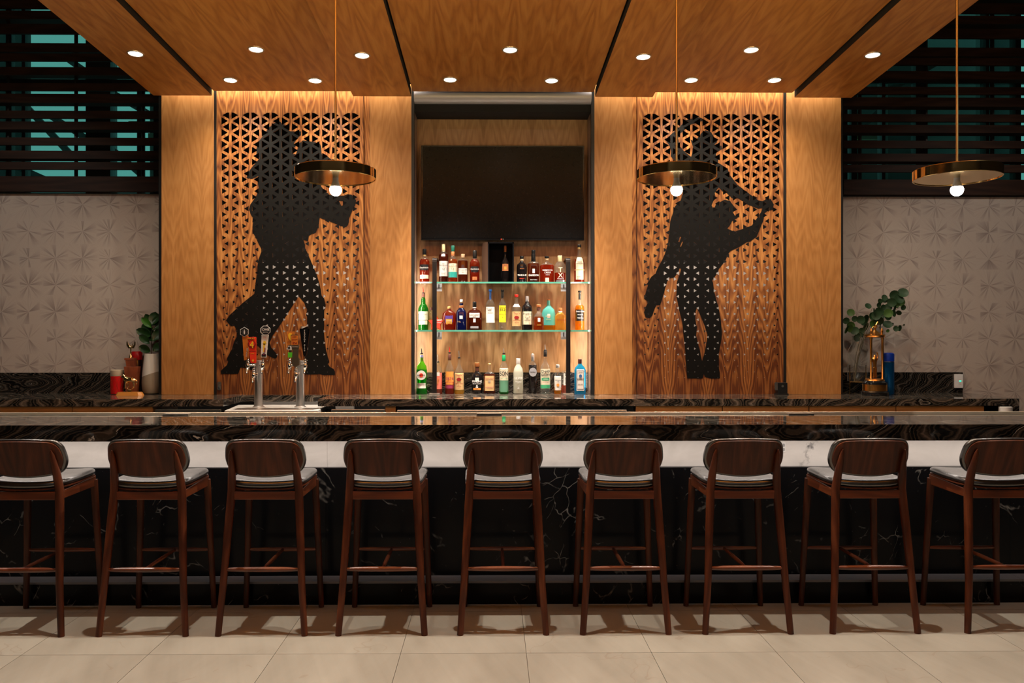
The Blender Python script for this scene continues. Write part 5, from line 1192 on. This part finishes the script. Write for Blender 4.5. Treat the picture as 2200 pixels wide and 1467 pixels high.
skin('winged_figure', [(cx_,0,z_+8*g,.0075),(cx_,0,z_+3*g,.006),(cx_-.004,0,z_-1*g,.004),(cx_+.004,0,z_-1*g,.004),(cx_,0,z_+13*g,.008),(cx_,0,z_+16*g,.004),(cx_,0,z_+19*g,.006),(cx_-3*g,0,z_+17*g,.0035),(cx_-5.5*g,0,z_+24*g,.003),(cx_+3*g,0,z_+17*g,.0035),(cx_+5*g,0,z_+24*g,.003)],
     [(0,1),(1,2),(1,3),(0,4),(4,5),(5,6),(4,7),(7,8),(4,9),(9,10)], M_gold, t)
for sg in (-1, 1):
    P = [(cx_+sg*1*g, z_+12*g), (cx_+sg*6*g, z_+12*g), (cx_+sg*9.5*g, z_+19*g), (cx_+sg*9.5*g, z_+26*g), (cx_+sg*7.5*g, z_+27*g), (cx_+sg*6.5*g, z_+20*g), (cx_+sg*3*g, z_+16*g)]
    obj('wing', MB().prism(P if sg > 0 else P[::-1], .003, .007), M_gold, t, local=True)
# horse trophy
Y = 7.66; g = Y/F
t = item('horse_trophy', 279, Y, 'gold horse figurine on octagonal wooden base', 'trophy')
M_ob = mat('honey_wood', (0.50, 0.19, 0.03), .3)
bp = [(-29*g,-.02),(-24*g,-.05),(23*g,-.05),(29*g,-.02),(29*g,.02),(23*g,.05),(-24*g,.05),(-29*g,.02)]
bm_ = MB(); n = 8; bm_.add([(p[0],p[1],0) for p in bp]+[(p[0]*.86,p[1]*.8,7*g) for p in bp], [tuple(range(n))[::-1], tuple(range(n,2*n))]+[(i,(i+1)%n,(i+1)%n+n,i+n) for i in range(n)])
obj('base', bm_, M_ob, t, local=True)
obj('pedestal', MB().box(-4*g, 4*g, -.014, .014, 7*g, 11.5*g), M_gold, t, local=True)
obj('wreath', MB().tube([(-6.5*g, 0, 20*g), (-5*g, 0, 14*g), (0, 0, 11.5*g), (5*g, 0, 14*g), (7.5*g, 0, 20*g)], .003, 8), M_gold, t, True, local=True)
H = lambda x, z, r, y=0: (x*g, y, z*g, r*g)
skin('horse', [H(0,33,5),H(8,33.5,5),H(-7,33.5,5.2),H(-10.5,38,3.4),H(-13.5,42,2.4),H(-17,39.5,2.1),H(-19.5,37,1.5),
    H(-8,26,1.9,-.012),H(-8.5,20,1.2,-.012),H(-9.5,15,1.1,-.012), H(-6,26,1.9,.012),H(-4,21,1.2,.012),H(-5,16,1.1,.012),
    H(9,26,2.2,-.012),H(10.5,20,1.2,-.012),H(8.5,15,1.1,-.012), H(7.5,26,2.2,.012),H(9,20,1.2,.012),H(6,15,1.1,.012),
    H(13,34,1.8),H(15,28,2),H(14,23,1.2), H(-12.5,45,.8,-.006), H(-12.5,45,.8,.006)],
    [(0,1),(0,2),(2,3),(3,4),(4,5),(5,6),(2,7),(7,8),(8,9),(2,10),(10,11),(11,12),(1,13),(13,14),(14,15),(1,16),(16,17),(17,18),(1,19),(19,20),(20,21),(4,22),(4,23)], M_gold, t)
# white vase with fiddle leaf stem
Y = 7.86; g = Y/F
t = item('ceramic_vase', 325.5, Y, 'two-tone white and taupe ceramic vase beside left oak column', 'vase')
def vase_mat():
    s = NT('two_tone_glaze'); co = s.coord(False); x, y, z = s.sep(co)
    k = s.math('GREATER_THAN', s.math('SUBTRACT', z, s.math('MULTIPLY', x, 0.35)), 0.19)
    s.l.new(s.mix(k, (0.30, 0.25, 0.18), (0.62, 0.60, 0.54)), s.b.inputs['Base Color']); s.b.inputs['Roughness'].default_value = .25; return s.m
obj('body', MB().lathe([(0,0),(13*g,0),(16*g,2*g),(18.5*g,10*g),(19.5*g,24*g),(18.5*g,45*g),(15.5*g,72*g),(13.8*g,86*g),(13*g,86*g),(13*g,60*g),(0,50*g)], n=32, cap=False), vase_mat(), t, True, local=True)
M_leafd = mat('dark_leaf', (0.012, 0.045, 0.008), .35); M_leafm = mat('mid_leaf', (0.035, 0.14, 0.012), .35); M_eucd = mat('eucalyptus_dark', (0.012, 0.035, 0.010), .55, spec=.3); M_eucm = mat('eucalyptus_light', (0.05, 0.11, 0.02), .55, spec=.3)
def leafmesh(name, L, wd, m, n=10, cup=.12):
    mb = MB(); vs = [(0, 0, 0)]; fs = []
    ss = [i/(n-1) for i in range(n)]
    vs = []
    for s_ in ss:
        hwid = wd/2*(math.sin(math.pi*min(1, s_*1.0))**.6)*(0.75+.5*s_) if 0 < s_ < 1 else 0.0008
        for k in (-1, -.5, 0, .5, 1): vs.append((k*hwid, -cup*wd*abs(k)**1.5-0.25*L*(s_-.4)**2, s_*L))
    for i in range(n-1):
        for k in range(4): a_ = i*5+k; fs.append((a_, a_+1, a_+6, a_+5))
    me = mb.add(vs, fs).mesh(name, smooth=True, fix=False); me.materials.append(m); return me
pl = thing('fiddle_leaf_stem', 'dark green fiddle leaf stem standing in the two-tone vase', 'plant', (t.location.x, Y-0.005, ZC+60*g))
obj('stem', MB().tube([(.0, 0, 0), (.002, 0, 60*g), (.012, 0, 100*g)], [.004, .0035, .002], 8), mat('stem_bark', (.05, .03, .015), .7), pl, True, local=True)
def addleaf(root, name, mes, px, py, ang, tilt, scale=1.0, dy=0.0, yaw=0.0):
    o = bpy.data.objects.new(name, mes); C.objects.link(o); o.parent = root
    l = root.location; X, Z = W(px, py, l.y); o.location = (X-l.x, dy, Z-l.z)
    o.rotation_euler = (tilt, R(90)-ang, yaw); o.scale = (scale,)*3
    return o
K6 = 6.669
for (bx, by_, ang, L, wd, m, dy) in ((830,560,112,300,170,M_leafd,0.02),(850,700,160,200,115,M_leafd,-.02),(835,590,140,190,105,M_leafd,-.03),(860,480,160,260,130,M_leafd,-.02),(860,360,135,200,95,M_leafm,-.03),(850,400,60,250,150,M_leafd,.0),(850,560,55,230,130,M_leafd,-.02),(840,330,120,190,100,M_leafd,.01),(850,330,78,200,150,M_leafd,-.01),(870,700,50,160,110,M_leafd,-.01)):
    addleaf(pl, 'leaf', leafmesh('leaf', L/K6*g, wd/K6*g, m), 200+bx/K6, 650+by_/K6, R(ang), random.uniform(-.3, .1), 1, dy)
# ---- right group
Y = 7.80; g = Y/F
t = item('glass_vase', 1843, Y, 'clear bottle-shaped vase held in a brass wire stand', 'vase')
zs = 27*g
obj('glass', MB().lathe([(0, zs),(20*g, zs),(21*g, zs+2*g),(21*g, zs+62*g),(20*g, zs+68*g),(14*g, zs+78*g),(12*g, zs+90*g),(12.5*g, zs+98*g)], n=32, cap=False), tint('vase_glass', (.93,.94,.92), .03), t, True, local=True)
st = MB()
for k in range(4):
    q = R(20+90*k); st.tube([(22.5*g*math.cos(q), 22.5*g*math.sin(q), 0), (22.5*g*math.cos(q), 22.5*g*math.sin(q), 62*g)], .0035, 8)
    q2 = R(20+90*(k+1)); st.tube([(22.5*g*math.cos(q), 22.5*g*math.sin(q), 26*g), (22.5*g*math.cos(q2), 22.5*g*math.sin(q2), 26*g)], .002, 6)
st.tube([(22.5*g*math.cos(R(20)), 22.5*g*math.sin(R(20)), 26*g), (-22.5*g*math.cos(R(20)), -22.5*g*math.sin(R(20)), 26*g)], .002, 6)
obj('wire_stand', st, M_brass, t, True, local=True)
eu = thing('eucalyptus_bouquet', 'eucalyptus stems with round dark leaves spreading from the glass vase', 'plant', (t.location.x, Y, ZC+40*g))
K7 = 5.867
def E(x, y): return (1780+x/K7, 610+y/K7)
stems = [[(320,1230),(360,1000),(420,760),(470,560),(560,420),(700,300),(880,140)], [(330,1230),(380,950),(440,700),(560,570),(700,530),(820,525),(950,520)], [(310,1200),(350,900),(400,640),(330,520),(300,360)], [(325,1220),(370,960),(410,690),(320,600),(190,560)], [(330,1200),(370,930),(430,680),(520,430),(540,300)], [(330,1180),(400,820),(500,540),(700,400),(900,290)]]
for s_ in stems:
    pts = []
    for i, p in enumerate(s_):
        X, Z = W(*E(*p), Y); pts.append((X, Y+0.02*math.sin(i*1.7+len(pts)), Z))
    obj('stem', MB().tube(pts, [.0028]*3+[.002]*(len(pts)-3), 6), mat('olive_stem', (.09, .07, .03), .6), eu, True)
def rleaf(m):
    mb = MB(); n = 12; vs = [(0, 0, 0)]; fs = []
    for ring, rr in ((1, .55), (2, 1.0)):
        for i in range(n):
            q = 2*math.pi*i/n; vs.append((rr*math.cos(q), -.22*rr*rr, rr*math.sin(q)*.95))
    for i in range(n):
        j = (i+1) % n; fs += [(0, 1+i, 1+j), (1+i, 1+n+i, 1+n+j, 1+j)]
    me = mb.add(vs, fs).mesh('leaf', smooth=True, fix=False); me.materials.append(m); return me
RL = [rleaf(M_eucd), rleaf(M_eucm)]
LV = [(185,570,50,1),(235,560,45,1),(225,465,38,0),(300,360,42,1),(310,440,34,0),(290,520,44,1),(370,450,46,0),(310,590,46,0),(350,600,36,0),(345,685,38,0),(480,540,58,1),(520,505,42,1),(430,590,36,0),(400,640,32,0),(515,280,38,0),(530,360,50,0),(480,440,50,0),(560,400,50,0),(605,345,46,0),(620,460,50,0),(640,530,45,0),(560,470,50,0),(680,390,50,0),(725,370,50,1),(640,300,34,0),(675,215,30,0),(710,175,36,0),(735,200,36,0),(765,235,50,0),(800,140,52,0),(840,200,52,0),(895,120,56,0),(885,235,44,1),(935,200,36,0),(900,300,30,0),(948,300,30,0),(885,360,30,0),(820,310,42,0),(790,370,42,0),(750,300,46,0),(830,370,32,0),(770,415,36,0),(725,515,50,0),(720,590,20,1),(825,505,20,0),(820,565,32,0),(893,555,34,0),(955,515,12,0),(600,410,40,0),(520,410,45,0),(450,640,30,0),(860,270,34,1),(655,260,30,0),(470,480,40,0)]
for (x, y, r_, k) in LV:
    o = bpy.data.objects.new('leaf', RL[k]); C.objects.link(o); o.parent = eu
    X, Z = W(*E(x, y), Y); o.location = (X-eu.location.x, random.uniform(-.07, .05), Z-eu.location.z)
    o.scale = (r_*1.18/K7*g,)*3; o.rotation_euler = (random.uniform(-.6, .6), random.uniform(0, 6), random.uniform(-.8, .8))
# column trophy
Y = 7.62; g = Y/F
t = item('column_trophy', 1879.5, Y, 'antique gold column trophy on round black base', 'trophy')
obj('base', MB().lathe([(27*g,0),(28*g,2*g),(28*g,7*g),(25*g,9*g),(25*g,9.5*g)], n=36), M_glossblk, t, True, local=True)
obj('band', MB().lathe([(25*g,9.5*g),(25*g,23.5*g)], n=36), M_goldd, t, True, local=True)
obj('shoulder', MB().lathe([(25.5*g,23.5*g),(25*g,27*g),(21*g,30*g),(20*g,31*g)], n=36), M_glossblk, t, True, local=True)
obj('foot_ring', MB().lathe([(20*g,31*g),(19*g,34*g),(15*g,35.5*g)], n=36), M_goldd, t, True, local=True)
for k in range(3):
    q = R(200+120*k+(0)); q = [R(215), R(330), R(95)][k]
    obj('column', MB().lathe([(3.4*g,34*g),(3.4*g,37*g),(2.3*g,39*g),(2.6*g,120*g),(3.4*g,122*g),(3.4*g,124*g)], (15*g*math.cos(q), 15*g*math.sin(q), 0), 12), M_goldd, t, True, local=True)
    obj('finial', MB().lathe([(2.5*g,130*g),(1.6*g,133*g),(2.8*g,137*g),(2.2*g,141*g),(.5*g,145*g)], (14*g*math.cos(q), 14*g*math.sin(q), 0), 10), M_goldd, t, True, local=True)
obj('canopy', MB().lathe([(19*g,124*g),(20.5*g,125*g),(20*g,128*g),(21.5*g,130*g),(12*g,132*g),(7*g,136*g),(3*g,140*g),(3*g,141*g)], n=32), M_goldd, t, True, local=True)
V = lambda x, z, r, y=0: (x*g, y, z*g, r*g)
skin('standing_figure', [V(0,66,4.2),V(0,76,4.6),V(0,82,3),V(0,88,3.4),V(-2,58,3,0),V(-2,46,2),V(-2,37,2.2),V(2,58,3),V(2.4,46,2),V(2.6,37,2.2),V(-5,78,2),V(-6.5,70,1.6),V(5,78,2),V(7,84,1.6),V(4,93,1.4)],
    [(0,1),(1,2),(2,3),(0,4),(4,5),(5,6),(0,7),(7,8),(8,9),(1,10),(10,11),(1,12),(12,13),(13,14)], M_goldd, t)
skin('top_figure', [V(0,145,2),V(2,150,2.4),V(5,155,2),V(7,159,1.8),V(-3,148,1.3),V(-6,144,1),V(6,148,1.3),V(1,141,1.6),V(9,153,1)], [(0,1),(1,2),(2,3),(0,4),(4,5),(0,6),(0,7),(2,8)], M_goldd, t)
# blue tumbler
Y = 7.70; g = Y/F
t = item('tumbler', 1909, Y, 'tall metallic blue tumbler beside the gold column trophy', 'tumbler')
obj('body', MB().lathe([(10*g,0),(11.5*g,2*g),(11.5*g,70*g)], n=32), mat('blue_metal', (0.005, 0.12, 0.36), .22, .7), t, True, local=True)
obj('band', MB().lathe([(11.7*g,70*g),(11.7*g,71.5*g)], n=32), M_steel, t, True, local=True)
obj('lid', MB().lathe([(11.5*g,71.5*g),(11.6*g,84*g),(11.2*g,88*g),(9*g,90*g),(0,90*g)], n=32, cap=False), mat('blue_lid', (0.004, 0.04, 0.38), .3), t, True, local=True)
# wall intercom
a = W(2052, 833.5, 7.98); b = W(2069.5, 804, 7.98)
t = thing('wall_intercom', 'white wall control with green light at end of the backsplash', 'wall control', ((a[0]+b[0])/2, 7.985, a[1]))
obj('housing', MB().box(a[0], b[0], 7.98, 8.004, a[1], b[1]), M_white, t, bevel=.004)
c_ = W(2063, 818.5, 7.98); obj('green_light', MB().box(c_[0]-.009, c_[0]+.009, 7.978, 7.98, c_[1]-.006, c_[1]+.006), mat('green_led', (0.02, 0.85, 0.5), .4, 0, 1.6), t)
for dx, dz_, m in ((-.012,.018,L_grey),(.006,.018,L_grey),(-.012,-.018,L_grey),(.006,-.03,L_red),(-.012,-.03,L_grey)):
    obj('button', MB().box(c_[0]+dx-.004, c_[0]+dx+.004, 7.9785, 7.98, c_[1]+dz_-.002, c_[1]+dz_+.002), m, t)
# cycles quality
try:
    sc.cycles.transparent_max_bounces = 24; sc.cycles.max_bounces = 10; sc.cycles.diffuse_bounces = 5
    sc.cycles.caustics_reflective = False; sc.cycles.caustics_refractive = False; sc.cycles.sample_clamp_indirect = 6.0
except Exception: pass
